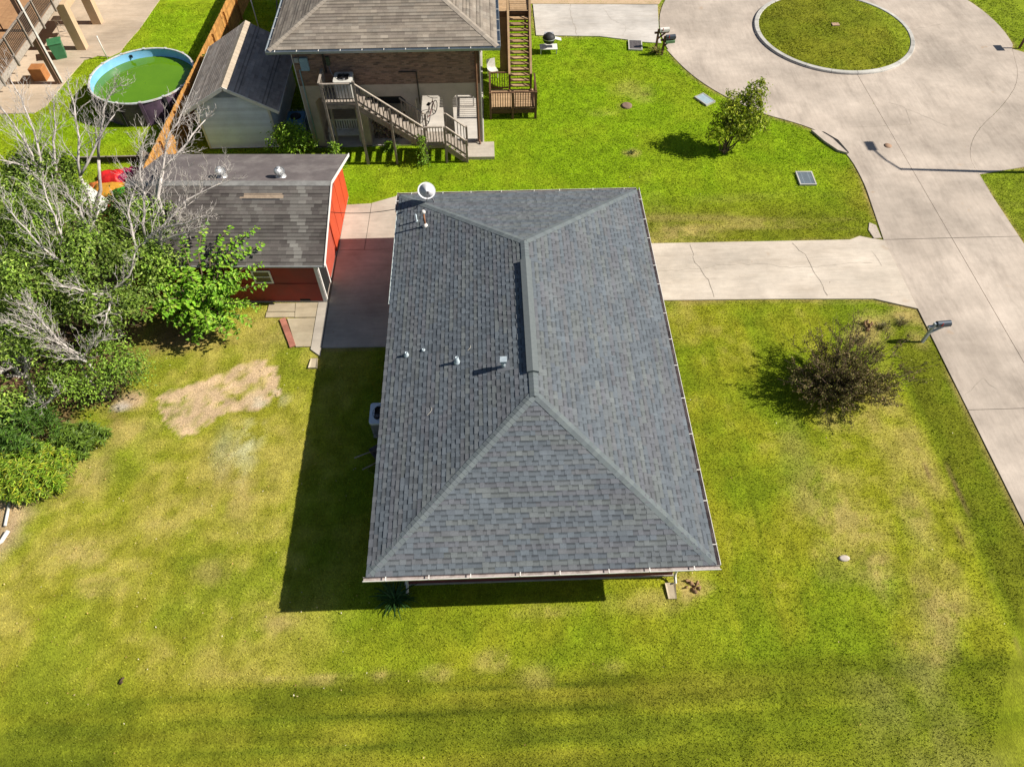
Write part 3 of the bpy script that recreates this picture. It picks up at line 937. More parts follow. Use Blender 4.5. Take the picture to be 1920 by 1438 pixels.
# raised ridge vent
rv = MB()
pr = [(-.185,-.030),(-.185,.045),(0,.105),(.185,.045),(.185,-.030)]
yv0, yv1 = 13.25, 18.15
vs = [(XR+x, y, ZR+z+.01) for y in (yv0, yv1) for x, z in pr]
rv.add(vs, [(0,1,6,5),(1,2,7,6),(2,3,8,7),(3,4,9,8),(4,3,2,1,0),(5,6,7,8,9)])
rvo = rv.build("ridge_vent", mat("ridge_vent_granules", (.148,.166,.170), (.130,.148,.154), scale=9, rough=.95, bump=.3, bscale=90, bdist=.003), roof)

# gutters: open troughs with hangers
def gutter(a, b, out, name="gutter", w=.115, h=.10, z=ZE-.02, nh=None):
    a, b, out = Vector(a), Vector(b), Vector(out)
    d = (b-a).normalized(); L = (b-a).length
    up = Vector((0,0,1))
    g = MB()
    prof = [(0,0),(0,-h),(w*.75,-h),(w,-h*.35),(w,.012),(w+.016,.012),(w+.016,-h*.4),(w*.80,-h-.012),(-.004,-h-.012),(-.004,0)]
    vs = [p + out*x + up*(zz+z) for p in (a, b) for x, zz in prof]
    k = len(prof)
    fo = []; fi = []
    for i in range(k):
        q = (i, (i+1) % k, k+(i+1) % k, k+i)
        (fi if i in (0,1,2,3) else fo).append(q)
    # flip by winding is not needed: both sides render
    g.m = 0; g.add(vs, fo + [tuple(range(k)), tuple(range(2*k-1, k-1, -1))])
    g.m = 1; g.add(vs, fi)
    o = g.build(name, [m_white, m_gutin], roof)
    n = nh or int(L/1.22)
    hm = None
    for i in range(n):
        t = (i+.5+random.uniform(-.12, .12))/n*L
        p = a + d*t
        MB().bar(p+up*(z+.018), p+out*(w+.02)+up*(z+.018), .028, .012).build("gutter_hanger", m_white, o)
    return o
gutter((X0-.12,Y0-.028,0),(X1+.14,Y0-.028,0),(0,-1,0))
gutter((X1+.028,Y0-.02,0),(X1+.028,Y1+.14,0),(1,0,0))
gutter((X1+.02,Y1+.028,0),(X0-.14,Y1+.028,0),(0,1,0))
gutter((X0-.028,Y1+.02,0),(X0-.028,Y1-.95,0),(-1,0,0), nh=1)
# pale drip edge on the rest of the carport side
MB().bar((X0-.045,Y1-.95,ZE-.025),(X0-.045,17.9,ZE-.025),.09,.02).build("drip_edge", mat("pale_metal_edge", (.50,.56,.55), (.40,.45,.45), scale=5, rough=.5), roof)
# downspouts
def downspout(pts, name="downspout"):
    return MB().tube(pts, .045, 4, True, False).build(name, m_white, house)
downspout([(5.43,7.55,2.46),(5.43,7.60,2.36),(5.43,8.20,2.05),(5.43,8.22,.35),(5.43,8.16,.22),(5.43,7.98,.14)])
downspout([(-2.62,7.55,2.46),(-2.62,7.60,2.36),(-2.98,8.20,2.05),(-2.98,8.22,.40),(-2.98,8.16,.24),(-2.98,7.92,.15)])
# roof fittings
m_lead = mat("pale_vent_metal", (.52,.60,.64), (.40,.47,.52), scale=9, rough=.4, metal=.3)
m_rust = mat("rusty_pipe", (.36,.17,.09), (.24,.10,.05), scale=14, rough=.8)
def on_left(x):   # roof height on the slope towards the red shed
    return ZE+(x-X0)*rise/(XR-X0)
def flash(x, y, s=.2):
    z = on_left(x)
    b = MB()
    k = rise/(XR-X0)
    b.add([(x-s,y-s,z-s*k+.022),(x+s,y-s,z+s*k+.022),(x+s,y+s,z+s*k+.022),(x-s,y+s,z-s*k+.022)], [(0,1,2,3)])
    return b
# plumbing vents
for x, y, h, r in ((-3.05, 15.25, .16, .045), (-1.28, 14.40, .26, .05), (-2.46, 15.28, .06, .03)):
    z = on_left(x)
    b = MB()
    b.lathe([(r*2.4, -.01), (r*2.2, .035), (r*1.25, .06), (r*1.1, h), (r*.75, h), (r*.75, h-.05)], 14, (x, y, z))
    b.build("vent_pipe", m_lead, roof)
# square capped vent
z = on_left(.22)
cv_ = flash(.22, 13.75, .20).build("flue_flashing", m_cap, roof); cv_.color = (.17,.18,.20,1)
b = MB(); b.lathe([(.065,-.03),(.065,.28)], 16, (.22, 13.75, z)); b.cbox((.22,13.75,z+.32),(.19,.19,.10)); b.cbox((.22,13.75,z+.38),(.22,.22,.03))
b.build("capped_vent", m_lead, roof)
# service mast: rusty pipe with a white weatherhead
z = on_left(-2.62)
b = MB(); b.m = 0; b.tube([(-2.62,21.55,z-.03),(-2.64,21.60,z+.62)], .038, 10)
b.m = 1; b.lathe([(.12,-.005),(.10,.05),(.05,.14)], 12, (-2.62,21.55,z)); b.lathe([(.03,0),(.085,.03),(.085,.10),(.04,.15)], 12, (-2.64,21.60,z+.60))
sm = b.build("service_mast", [m_rust, mat("weatherhead", (.75,.72,.68), (.62,.58,.54), scale=9)], roof)
b = MB(); z = on_left(-3.0); b.lathe([(.09,-.01),(.06,.05),(.035,.07),(.035,.36),(.028,.36)], 12, (-3.0, 22.0, z)); b.build("vent_pipe", m_lead, roof)
# curled shingle sealant strings on the slope
m_str = mat("pale_string", (.6,.57,.5))
for (x, y, s) in ((-2.25,12.55,1), (-.95,14.75,.7)):
    pts = []
    for i in range(9):
        t = i/8*2.2
        xx, yy = x+.16*s*math.sin(t), y+.30*s*t/2.2
        pts.append((xx, yy, on_left(xx)+.022))
    MB().tube(pts, .007, 4).build("loose_string", m_str, roof)
# satellite dish on the far corner of the roof
dish = thing("satellite_dish", "white oval satellite dish on the far left corner of the grey roof", "satellite dish", (-2.35, 23.05, ZE+.33), 0)
m_dish = mat("dish_paint", (.76,.76,.78), (.70,.70,.73), scale=4, rough=.35)
m_dgrey = mat("grey_metal", (.28,.28,.30), (.2,.2,.22), rough=.45, metal=.4)
dirv = Vector((.22, -.62, .62)).normalized()          # dish looks up and towards the camera side
q = Vector((0,0,1)).rotation_difference(dirv).to_matrix()
prof = [(r, .35*r*r) for r in (.01,.08,.16,.24,.30,.345,.36)]
b = MB(); c0 = Vector((-.25,.14,.50))
b.lathe(prof, 28, c0, False, True, 1.0, .92, q)
b.lathe([(r, .35*r*r-.012) for r in (.36,.30,.2,.05)], 28, c0, True, True, 1.0, .92, q)
b.build("reflector", m_dish, dish)
MB().tube([(0,0,-.32),(0,0,.12),(-.12,.10,.40),c0],[.028,.028,.026,.03],10).build("mast", m_dgrey, dish)
MB().tube([c0+q@Vector((0,-.36,.05)), c0+q@Vector((0,-.42,.22)), c0+q@Vector((0,-.12,.46))],.014,6).build("feed_arm", m_dgrey, dish)
MB().lathe([(.0,0),(.05,.02),(.05,.10),(.03,.14)],12,c0+q@Vector((0,-.12,.42)),True,True,1,1,q).build("feed_horn", m_dgrey, dish)
MB().cbox((0,0,-.30),(.22,.22,.02)).build("foot_plate", m_dgrey, dish)
# ------------------------------------------------------------------ shared building materials
m_wood_grey = mat("weathered_grey_wood", (.30,.25,.21), (.19,.16,.135), scale=7, rough=.9, bump=.3, bscale=30, vary=.18)
m_wood_pale = mat("bleached_wood", (.43,.37,.31), (.31,.26,.22), scale=8, rough=.9, bump=.25, vary=.15)
m_wood_brown = mat("stained_brown_wood", (.135,.068,.038), (.085,.045,.026), scale=7, rough=.7, bump=.2, vary=.2)
m_wood_tan = mat("tan_deck_wood", (.50,.34,.20), (.40,.26,.14), scale=6, rough=.85, bump=.2, vary=.15)
m_cedar = mat("cedar_fence_board", (.52,.27,.075), (.40,.19,.05), scale=6, rough=.85, bump=.25, vary=.22)
m_stucco = mat("beige_stucco", (.50,.42,.35), (.43,.36,.30), scale=1.5, rough=.95, bump=.3, bscale=40, grime=(.32,.27,.22), gscale=.6)
m_tan_stucco = mat("tan_stucco", (.56,.41,.27), (.49,.35,.22), scale=2, rough=.95, bump=.3, bscale=40)
m_redpaint = mat("barn_red_paint", (.30,.045,.032), (.23,.035,.028), scale=1.2, rough=.7, grime=(.19,.05,.04), gscale=.8, bump=.15, bscale=20)
m_redsun = mat("sunlit_orange_red_paint", (.52,.068,.022), (.44,.055,.020), scale=1.0, rough=.65, bump=.12, bscale=20)  # orange-red of the door side, its sunlit brightness put into the base colour
m_redpale = mat("salmon_red_paint", (.45,.085,.05), (.37,.07,.045), scale=1.5, rough=.7)
m_shedwhite = mat("shade_tinted_white_siding", (.78,.85,.94), (.72,.79,.88), scale=1.4, rough=.6, grime=(.60,.66,.74), gscale=1.1, vary=.10)  # shade's blue put into the white; board tone variation stands in for lap shading
m_trim = mat("white_trim", (.76,.74,.70), (.66,.64,.60), scale=4, rough=.6)
m_greygut = mat("grey_gutter", (.34,.38,.42), (.26,.30,.34), scale=3, rough=.45, metal=.3)
m_black = mat("black_rubber", (.02,.02,.022), (.03,.03,.03), rough=.6)
m_iron = mat("dark_iron", (.035,.03,.028), (.055,.045,.04), rough=.6, metal=.3)

def brick_mat():
    m = bpy.data.materials.new("brown_brick")
    n = NT(m)
    sp = n.node("ShaderNodeSeparateXYZ"); n.link(n.pos(), sp.inputs[0])
    ad = n.node("ShaderNodeMath", operation='ADD'); n.link(sp.outputs[0], ad.inputs[0]); n.link(sp.outputs[1], ad.inputs[1])
    cb = n.node("ShaderNodeCombineXYZ"); n.link(ad.outputs[0], cb.inputs[0]); n.link(sp.outputs[2], cb.inputs[1])
    br = n.node("ShaderNodeTexBrick")
    br.inputs["Scale"].default_value = 1
    br.inputs["Brick Width"].default_value = .215
    br.inputs["Row Height"].default_value = .075
    br.inputs["Mortar Size"].default_value = .010
    br.inputs["Bias"].default_value = -.15
    br.inputs["Color1"].default_value = (.30,.185,.135,1)
    br.inputs["Color2"].default_value = (.045,.030,.026,1)
    br.inputs["Mortar"].default_value = (.16,.125,.105,1)
    n.link(cb.outputs[0], br.inputs["Vector"])
    c = n.mix(n.ramp(n.noise((2.2, 2.2, 7), 4), .35, .65, 0, .55), br.outputs["Color"], (.34,.20,.14))
    n.link(c, n.b.inputs["Base Color"])
    n.b.inputs["Roughness"].default_value = .9
    inv = n.node("ShaderNodeMath", operation='SUBTRACT'); inv.inputs[0].default_value = 1; n.link(br.outputs["Fac"], inv.inputs[1])
    n.bump(inv.outputs[0], .6, .01)
    return m
m_brick = brick_mat()

def gable_or_hip_field(parent, planes, palette, exposure, widths, th, n_single, seed, tabs=False, jitter=.09, strip=.3):
    rs = np.random.default_rng(seed)
    ps = []
    for org, e, u, rg, Ls in planes:
        ps += shingle_plane(org, e, u, rg, Ls, exposure, rs, palette, tabs, widths, th, th*.8, strip, jitter)
    return shingle_objects(ps, parent, exposure, widths, th, th*.8, n_single)

# ------------------------------------------------------------------ red shed (turned 2.1 degrees to the house)
RZ = R(-2.04)
def cam2w(X, Y):
    return (X*math.cos(-RZ)+Y*math.sin(-RZ), -X*math.sin(-RZ)+Y*math.cos(-RZ))
SX0, SX1, SY0, SY1 = -15.3, -7.72, 20.23, 26.9
o_xy = (SX1, SY0)
ox, oy = cam2w(SX1, SY0)
shed = thing("red_shed", "red gabled shed with a worn dark shingle roof and two turbine vents", "shed", (ox, oy, 0), RZ)
W, D = SX1-SX0, SY1-SY0                      # local: x from -W to 0, y from 0 to D
ze, zr, ovx, ovy = 2.24, 3.46, .42, .16
sw = bpy.data.objects.new("wall", None); link(sw, shed)
bx("front_panel", m_redpaint, sw, -W, -.0, 0, .08, .06, 1.05)
bx("front_panel", m_redpaint, sw, -W, -.0, .012, .08, 1.055, 2.2)
bx("seam_batten", m_redpaint, sw, -W, 0, -.012, .0, 1.03, 1.075)
bx("back_panel", m_redpaint, sw, -W, 0, D-.08, D, .06, 2.2)
bx("left_panel", m_redpaint, sw, -W, -W+.08, .08, D-.08, .06, 2.2)
g = MB(); g.prism([(0,0)]*0 or [(.0,.0),(D,.0),(D,2.14),(D/2,3.28),(0,2.14)], 0, .08)
g.v = [(-z, x, .06+y) for x, y, z in g.v]
g.build("right_gable_wall", m_redpale, sw)
bx("sill_plate", m_found, shed, -W, .03, -.03, D+.03, -.1, .06)
# wide sliding door on the sunny side
dr = bx("sliding_door", m_redsun, shed, .004, .05, 2.95, D-.02, .08, 2.22)
for yy in (3.9, 4.85, 5.8):
    bx("door_batten", m_redsun, dr, .05, .062, yy-.02, yy+.02, .1, 2.2)
gu = MB(); gu.prism([(2.95,2.30),(D-.30,2.30),(D/2+.0,3.20),(2.95,3.06)], .0845, .10); gu.v = [(z-.08, x, y) for x, y, z in gu.v]
gu.build("gable_panel", m_redsun, shed)
bx("door_rail", m_redpale, shed, .05, .09, 1.2, D-.1, 2.225, 2.27)
# white-trimmed doorway at the near corner
dw2 = bpy.data.objects.new("doorway", None); link(dw2, shed)
bx("opening", mat("dark_opening", (.015,.015,.015)), dw2, .004, .02, .18, .98, .10, 2.02)  # near-black sheet stands in for the unlit inside of the shed
for y0 in (.06, 1.0):
    bx("jamb", m_trim, dw2, .004, .06, y0, y0+.10, .06, 2.12)
bx("lintel", m_trim, dw2, .004, .06, .165, .995, 2.03, 2.12)
bx("corner_board", m_trim, shed, -.09, .055, -.022, -.002, .06, 2.15)
MB().lathe([(.05,0),(.08,.03),(.08,.10),(.03,.16)], 12, (.10, 1.35, 2.05)).build("wall_lamp", m_trim, shed)
# window in the front wall
wn_ = bpy.data.objects.new("window", None); link(wn_, shed)
for a in ((-2.62,-2.55,1.12,1.82),(-1.93,-1.86,1.12,1.82)):
    bx("window_frame", m_trim, wn_, a[0], a[1], -.03, .0, a[2], a[3])
bx("window_frame", m_trim, wn_, -2.55, -1.93, -.03, .0, 1.12, 1.19); bx("window_frame", m_trim, wn_, -2.55, -1.93, -.03, .0, 1.75, 1.82)
bx("window_frame", m_trim, wn_, -2.55, -1.93, -.026, .0, 1.45, 1.49)
bx("window_pane", m_glass, wn_, -2.55, -1.93, -.012, -.004, 1.19, 1.45); bx("window_pane", m_glass, wn_, -2.55, -1.93, -.012, -.004, 1.49, 1.75)
bx("chewed_gap", mat("dark_opening", (.015,.015,.015)), sw, -1.05, -.62, -.004, .0, .07, .19)
sroof = bpy.data.objects.new("roof", None); link(sroof, shed)
xa, xb = -W-.3, ovx
ya, yb, ym = -ovy, D+ovy, D/2
th_ = (zr-ze)/(ym-ya)
MB().add([(xa,ya,ze-.06),(xb,ya,ze-.06),(xb,ya,ze),(xa,ya,ze),(xa,ym,zr-.06),(xb,ym,zr-.06),(xb,ym,zr),(xa,ym,zr),(xa,yb,ze-.06),(xb,yb,ze-.06),(xb,yb,ze),(xa,yb,ze)],
         [(0,1,2,3),(3,2,6,7),(7,6,10,11),(8,11,10,9),(0,4,5,1),(4,8,9,5),(1,5,6,2),(5,9,10,6),(0,3,7,4),(4,7,11,8)]).build("roof_deck", m_felt, sroof)
BROWNS = [(.092,.080,.075),(.100,.088,.082),(.112,.100,.092),(.084,.073,.069),(.120,.109,.100),(.095,.083,.078)]
Ls = math.hypot(ym-ya, zr-ze)
# the front slope lies on shed's own axes: pieces are made in the shed's local frame
SHW, SHE = (.30, .33), .16
rs_ = np.random.default_rng(8)
ps = shingle_plane((xa, ya, ze), (1,0,0), (0, ym-ya, zr-ze), lambda t: (0, xb-xa), Ls-.14, SHE, rs_, BROWNS, False, SHW, .010, .010, .01, .08)
keep = []
for q in ps:                                            # torn strip below the ridge
    c = sum((Vector(v) for v in q[0]), Vector())/len(q[0])
    u = (c.y-ya)/(ym-ya)
    if -3.05 < c.x < -1.5 and .80 < u < .885: continue
    # pale lichen runs down the sunny end
    k = 1.0
    w = math.exp(-((c.x+.75)/.40)**2)*.5 + math.exp(-((c.x+2.6)/.9)**2)*.22
    w *= .6+.4*math.sin(c.y*5+c.x*9)
    col = np.array(q[2])*(1-w)+np.array((.34,.33,.30))*w
    keep.append((q[0], q[1], col, *q[3:]))
shingle_objects(keep, sroof, SHE, SHW, .010, .010, 300, eye=Vector((8, -19, 22)))
# torn strip: bare boards
tb = MB()
for (x0, x1, u0, u1) in ((-3.2,-1.45,.80,.845),(-3.05,-1.5,.85,.883)):
    P = lambda x, u: (x, ya+(ym-ya)*u, ze+(zr-ze)*u+.006)
    MB().add([P(x0,u0),P(x1,u0),P(x1,u1),P(x0,u1)], [(0,1,2,3)]).build("bare_roof_board", mat("bare_roof_wood", (.34,.26,.19), (.24,.18,.13), scale=6, bump=.3, vary=.2), sroof)
# rolled felt on the far slope
m_roll = mat("rolled_roofing", (.155,.132,.130), (.115,.098,.098), scale=1.6, lo=.3, hi=.7, rough=.95, grime=(.24,.215,.205), gscale=.9, bump=.25, bscale=60)
n_r = 4
for i in range(n_r):
    u0, u1 = i/n_r, (i+1)/n_r
    f_ = lambda u, dz: (ym+(yb-ym)*u, zr+(ze-zr)*u+dz)
    (y0, z0), (y1, z1) = f_(u0, .004), f_(u1+.02*(i < n_r-1), .010)
    MB().add([(xa,y0,z0),(xb,y0,z0),(xb,y1,z1),(xa,y1,z1)], [(0,1,2,3)]).build("felt_roll", m_roll, sroof)
# ridge strip and rakes
MB().add([(xa,ym-.17,zr-.17*th_+.022),(xb,ym-.17,zr-.17*th_+.022),(xb,ym,zr+.026),(xa,ym,zr+.026),(xb,ym+.12,zr-.12*th_+.022),(xa,ym+.12,zr-.12*th_+.022)],
         [(0,1,2,3),(3,2,4,5)]).build("ridge_strip", mat("weathered_ridge_felt", (.27,.265,.255), (.18,.175,.17), scale=3, rough=.95, bump=.3, bscale=50), sroof)
MB().bar((xb+.012,ya-.01,ze-.02),(xb+.012,ym,zr-.02),.03,.13).bar((xb+.012,yb+.01,ze-.02),(xb+.012,ym+.001,zr-.02),.03,.13).build("rake_board", m_trim, sroof)
MB().bar((xa,ya-.018,ze-.045),(xb,ya-.018,ze-.045),.03,.07).build("eave_board", mat("grey_eave_board", (.45,.46,.47), (.36,.37,.38), scale=4), sroof)
# turbine vents
m_galv = mat("galvanised_metal", (.72,.72,.72), (.58,.58,.60), scale=12, rough=.35, metal=.5)
def turbine(x, y):
    u = (y-ym)/(yb-ym); z = zr+(ze-zr)*u
    t = bpy.data.objects.new("turbine_vent", None); link(t, sroof); t.location = (x, y, z)
    MB().lathe([(.22,-.10),(.20,.03),(.15,.05),(.15,.16)], 20).build("collar", m_galv, t)
    return t, z
for i, x in enumerate((-1.78+.0, -4.2)):
    # sub-parts one level below the roof stay as one mesh each
    y = ym+.62; u = (y-ym)/(yb-ym); z = zr+(ze-zr)*u
    b = MB(); b.lathe([(.24,-.10),(.21,.04),(.14,.06),(.14,.14),(.17,.15)], 20, (x,y,z))
    nb = 22
    for k in range(nb):                                  # curved fins
        a = 2*math.pi*k/nb
        pr_ = []
        for j in range(7):
            ph = -1.15+2.3*j/6
            rr_ = .205*math.cos(ph)+.02; zz = .30+.165*math.sin(ph)
            for da in (0, .24):
                pr_.append((x+(rr_-(.025 if da else 0))*math.cos(a+da+ph*.25), y+(rr_-(.025 if da else 0))*math.sin(a+da+ph*.25), z+zz))
        b.add(pr_, [(2*j,2*j+1,2*j+3,2*j+2) for j in range(6)], True)
    b.lathe([(.09,.455),(.07,.48),(.01,.485)], 16, (x,y,z))
    b.build("turbine_vent", m_galv, sroof)

# ------------------------------------------------------------------ white gabled shed behind it
ws = thing("white_garden_shed", "small white lap-sided shed with a brown gable roof beside the brick house", "shed", (-12.24, 31.05, 0))
hw, dp = 1.74, 5.5
wz, pz = 2.2, 3.36
MB().add([(-hw,.03,.05),(hw,.03,.05),(hw,.03,wz),(0,.03,pz),(-hw,.03,wz),(-hw,dp,.05),(hw,dp,.05),(hw,dp,wz),(0,dp,pz),(-hw,dp,wz)],
         [(0,1,2,3,4),(9,8,7,6,5),(0,4,9,5),(1,6,7,2)]).build("wall", m_shedwhite, ws)
z = .06
while z < 2.72:
    z1 = z+.17
    wid = lambda zz: hw if zz <= wz else hw*(pz-zz)/(pz-wz)
    a, b_ = wid(z)-.02, wid(z1)-.02
    MB().add([(-a,-.022,z),(a,-.022,z),(b_,.022,z1),(-b_,.022,z1),(-a,.028,z),(a,.028,z)],[(0,1,2,3),(0,4,5,1)]).build("siding_board", m_shedwhite, ws)
    z = z1
for i in range(4):                                        # louvre in the peak
    z0 = 2.80+.11*i; wv = hw*(pz-z0)/(pz-wz)-.12
    if wv > .05:
        MB().add([(-wv,-.01,z0),(wv,-.01,z0),(wv*.8,.024,z0+.10),(-wv*.8,.024,z0+.10)],[(0,1,2,3)]).build("louvre_slat", m_greygut, ws)
for s in (-1, 1):
    bx("corner_board", m_trim, ws, min(s*hw,s*hw+s*.02)-.0, max(s*hw,s*hw+s*.02), -.02, .08, .05, wz)
    bx("corner_board", m_trim, ws, s*(hw-.045)-.045, s*(hw-.045)+.045, -.022, -.005, .05, wz)
wr = bpy.data.objects.new("roof", None); link(wr, ws)
ew, ez, rz_ = 2.24, 2.22, 3.50
y0_, y1_ = -.30, dp+.15
MB().add([(-ew,y0_,ez-.05),(0,y0_,rz_-.05),(ew,y0_,ez-.05),(ew,y0_,ez),(0,y0_,rz_),(-ew,y0_,ez),(-ew,y1_,ez-.05),(0,y1_,rz_-.05),(ew,y1_,ez-.05),(ew,y1_,ez),(0,y1_,rz_),(-ew,y1_,ez)],
         [(5,4,10,11),(4,3,9,10),(0,6,7,1),(1,7,8,2),(0,1,4,5),(1,2,3,4),(6,11,10,7),(7,10,9,8),(0,5,11,6),(2,8,9,3)]).build("roof_deck", m_felt, wr)
TANS = [(.40,.335,.285),(.375,.315,.27),(.42,.355,.30),(.355,.30,.255),(.39,.34,.295)]
sl_ = Vector((ew, 0, rz_-ez)); LsW = sl_.length
gable_or_hip_field(wr, [((-ew-.02,y1_,ez),(0,-1,0),(ew,0,rz_-ez),lambda t:(0,y1_-y0_),LsW-.02), ((ew+.02,y0_,ez),(0,1,0),(-ew,0,rz_-ez),lambda t:(0,y1_-y0_),LsW-.02)], TANS, .16, (.24,.32), .010, 0, 21)
ck = (rz_-ez)/ew
cme = MB().add([(-.24,0,-.24*ck+.024),(0,0,.034),(.24,0,-.24*ck+.024),(-.24,.33,-.24*ck+.018),(0,.33,.026),(.24,.33,-.24*ck+.018)],[(0,1,4,3),(1,2,5,4)]).mesh("ridge_cap", mat("tan_ridge_cap", (.46,.38,.29), (.40,.33,.25), scale=5, rough=.95, vary=.08, bump=.3, bscale=60))
yy = y0_-.02
while yy < y1_-.2:
    o = link(bpy.data.objects.new("ridge_cap", cme), wr); o.location = (0, yy, rz_); yy += .30
for s in (-1, 1):
    MB().bar((s*(ew+.02),y0_-.018,ez-.06),(s*.001,y0_-.018,rz_-.06),.03,.16).build("rake_board", m_trim, wr)
    MB().bar((s*(ew+.022),y0_,ez-.04),(s*(ew+.022),y1_,ez-.04),.03,.10).build("eave_board", m_trim, wr)

# ------------------------------------------------------------------ brick house on a stuccoed ground floor
bh = thing("raised_brick_house", "brown brick house raised on beige stucco piers under a hip roof", "house", (0, 0, 0))
bx0, bx1, by0, by1 = -8.75, -.38, 31.0, 46.0
bx("brick_storey", m_brick, bh, bx0, bx1, by0, by1, 3.33, 5.32)
st = MB()
zt = 2.72
piers = [(-8.75,-8.2),(-6.42,-5.9),(-3.95,-3.5),(-2.2,-1.75),(-.62,-.38)]
for a, b_ in piers: st.box(a, b_, by0, by0+.35, .02, zt)
st.box(bx0, bx1, by0, by0+.35, zt+.001, 3.329)
# clipped corners of the openings
for a, b_ in ((-3.5,-2.2),(-1.75,-.62),(-8.2,-6.42),(-5.9,-3.95)):
    for s, x in ((1, a), (-1, b_)):
        q = [(x, zt+.0005), (x+s*.2, zt+.0005), (x, zt-.2)]
        if s < 0: q = q[::-1]
        v = [(px, by0+.001, pz_) for px, pz_ in q] + [(px, by0+.349, pz_) for px, pz_ in q]
        st.add(v, [(0,1,2),(5,4,3),(0,3,4,1),(1,4,5,2),(2,5,3,0)])
for y in (35.2, 39.5, 43.8):
    st.box(bx1-.3, bx1, y, y+.45, .02, zt)
st.box(bx1-.3, bx1, by0+.36, by1, zt+.001, 3.329)
st.box(bx0, bx0+.3, by0+.36, by1, .02, 3.329)  # unseen left wall, closed solid to keep light out under the house
st.build("ground_floor_walls", m_stucco, bh)
bx("store_room_wall", mat("shade_dark_store_wall", (.06,.06,.07), (.045,.045,.05)), bh, bx0+.31, -4.0, 34.6, 34.8, .07, 3.09)  # dark base colour stands in for the deep shade under the house
bx("ground_floor_ceiling", m_soffit, bh, bx0+.31, bx1-.31, by0+.36, by1-.1, 3.1, 3.32)
MB().prism(house_floor, -.1, .07).build("floor_slab", m_ndrive, bh)
bx("corner_strip", m_trim, bh, bx0-.03, bx0-.002, by0-.03, by0+.06, .1, 5.3)
bx("corner_strip", m_trim, bh, bx1+.002, bx1+.05, by0-.04, by0+.04, .1, 5.3)
bx("corner_post", m_wood_brown, bh, bx1-.12, bx1-.02, by0-.05, by0-.004, 3.33, 5.3)
br = bpy.data.objects.new("roof", None); link(br, bh)
ex0, ex1, ey0, ey1, ezz, eslope = -9.55, .42, 30.5, 52.0, 5.36, .42
run = (ex1-ex0)/2; ezr = ezz+run*eslope; exm = (ex0+ex1)/2
MB().add([(ex0,ey0,ezz-.04),(ex1,ey0,ezz-.04),(ex1,ey1,ezz-.04),(ex0,ey1,ezz-.04),(ex0,ey0,ezz-.003),(ex1,ey0,ezz-.003),(ex1,ey1,ezz-.003),(ex0,ey1,ezz-.003),(exm,ey0+run,ezr-.003),(exm,ey1-run,ezr-.003)],
         [(3,2,1,0),(0,1,5,4),(1,2,6,5),(2,3,7,6),(3,0,4,7),(4,5,8),(5,6,9,8),(6,7,9),(7,4,8,9)]).build("roof_deck", m_felt, br)
hr = ezr-ezz
LsB = math.hypot(run, hr)
TAN2 = [(.25,.21,.172),(.232,.196,.163),(.268,.228,.186),(.218,.184,.154),(.246,.214,.18),(.28,.24,.198)]
gable_or_hip_field(br, [((ex0-.02,ey0-.02,ezz),(1,0,0),(0,run,hr),lambda t:(run*t/LsB,ex1-ex0+.04-run*t/LsB),LsB-.02),
                        ((ex1+.02,ey0-.02,ezz),(0,1,0),(-run,0,hr),lambda t:(run*t/LsB,16.0),LsB-.02),
                        ((ex0-.02,ey0+16.0,ezz),(0,-1,0),(run,0,hr),lambda t:(0,16.0-run*t/LsB),LsB-.02)], TAN2, .165, (.26,.33), .010, 0, 22, False, .08, .4)
for s, x in ((1, ex0), (-1, ex1)):
    a = Vector((x-s*.03, ey0-.03, ezz)); b_ = Vector((exm, ey0+run, ezr))
    e = b_-a
    nf = Vector((0,-eslope,1)).normalized(); ns = Vector((-s*eslope,0,1)).normalized()
    caps(br, a, b_, perp(e, nf, (s,-1,0)), perp(e, ns, (-s,1,0)), .15, .20, [(.31,.265,.22),(.29,.25,.21),(.33,.285,.235)], lift=.012)
# grey gutters on the brick house
def gutter2(a, b_, out, z):
    a, b_, out = Vector(a), Vector(b_), Vector(out); up = Vector((0,0,1))
    prof = [(0,0),(0,-.11),(.09,-.11),(.12,.0),(.135,.0),(.105,-.125),(-.004,-.125),(-.004,0)]
    k = len(prof)
    vs = [p+out*x+up*(zz+z) for p in (a, b_) for x, zz in prof]
    o = MB().add(vs, [(i,(i+1)%k,k+(i+1)%k,k+i) for i in range(k)]+[tuple(range(k)),tuple(range(2*k-1,k-1,-1))]).build("gutter", m_greygut, br)
    d = (b_-a); L = d.length; d.normalize()
    for i in range(int(L/.95)):
        p = a+d*(.4+.95*i)
        MB().bar(p+up*(z+.006), p+out*.13+up*(z+.006), .03, .012).build("gutter_hanger", m_white, o)
gutter2((ex0-.13,ey0-.03,0),(ex1+.15,ey0-.03,0),(0,-1,0),ezz-.02)
gutter2((ex1+.03,ey0-.02,0),(ex1+.03,47,0),(1,0,0),ezz-.02)
gutter2((ex0-.03,47,0),(ex0-.03,ey0-.02,0),(-1,0,0),ezz-.02)
bx("soffit", m_soffit, bh, ex0+.03, ex1-.03, ey0+.03, by1, 5.322, 5.33)
bx("fascia", m_black, br, ex0-.005, ex1+.005, ey0-.026, ey0-.002, ezz-.20, ezz-.135)
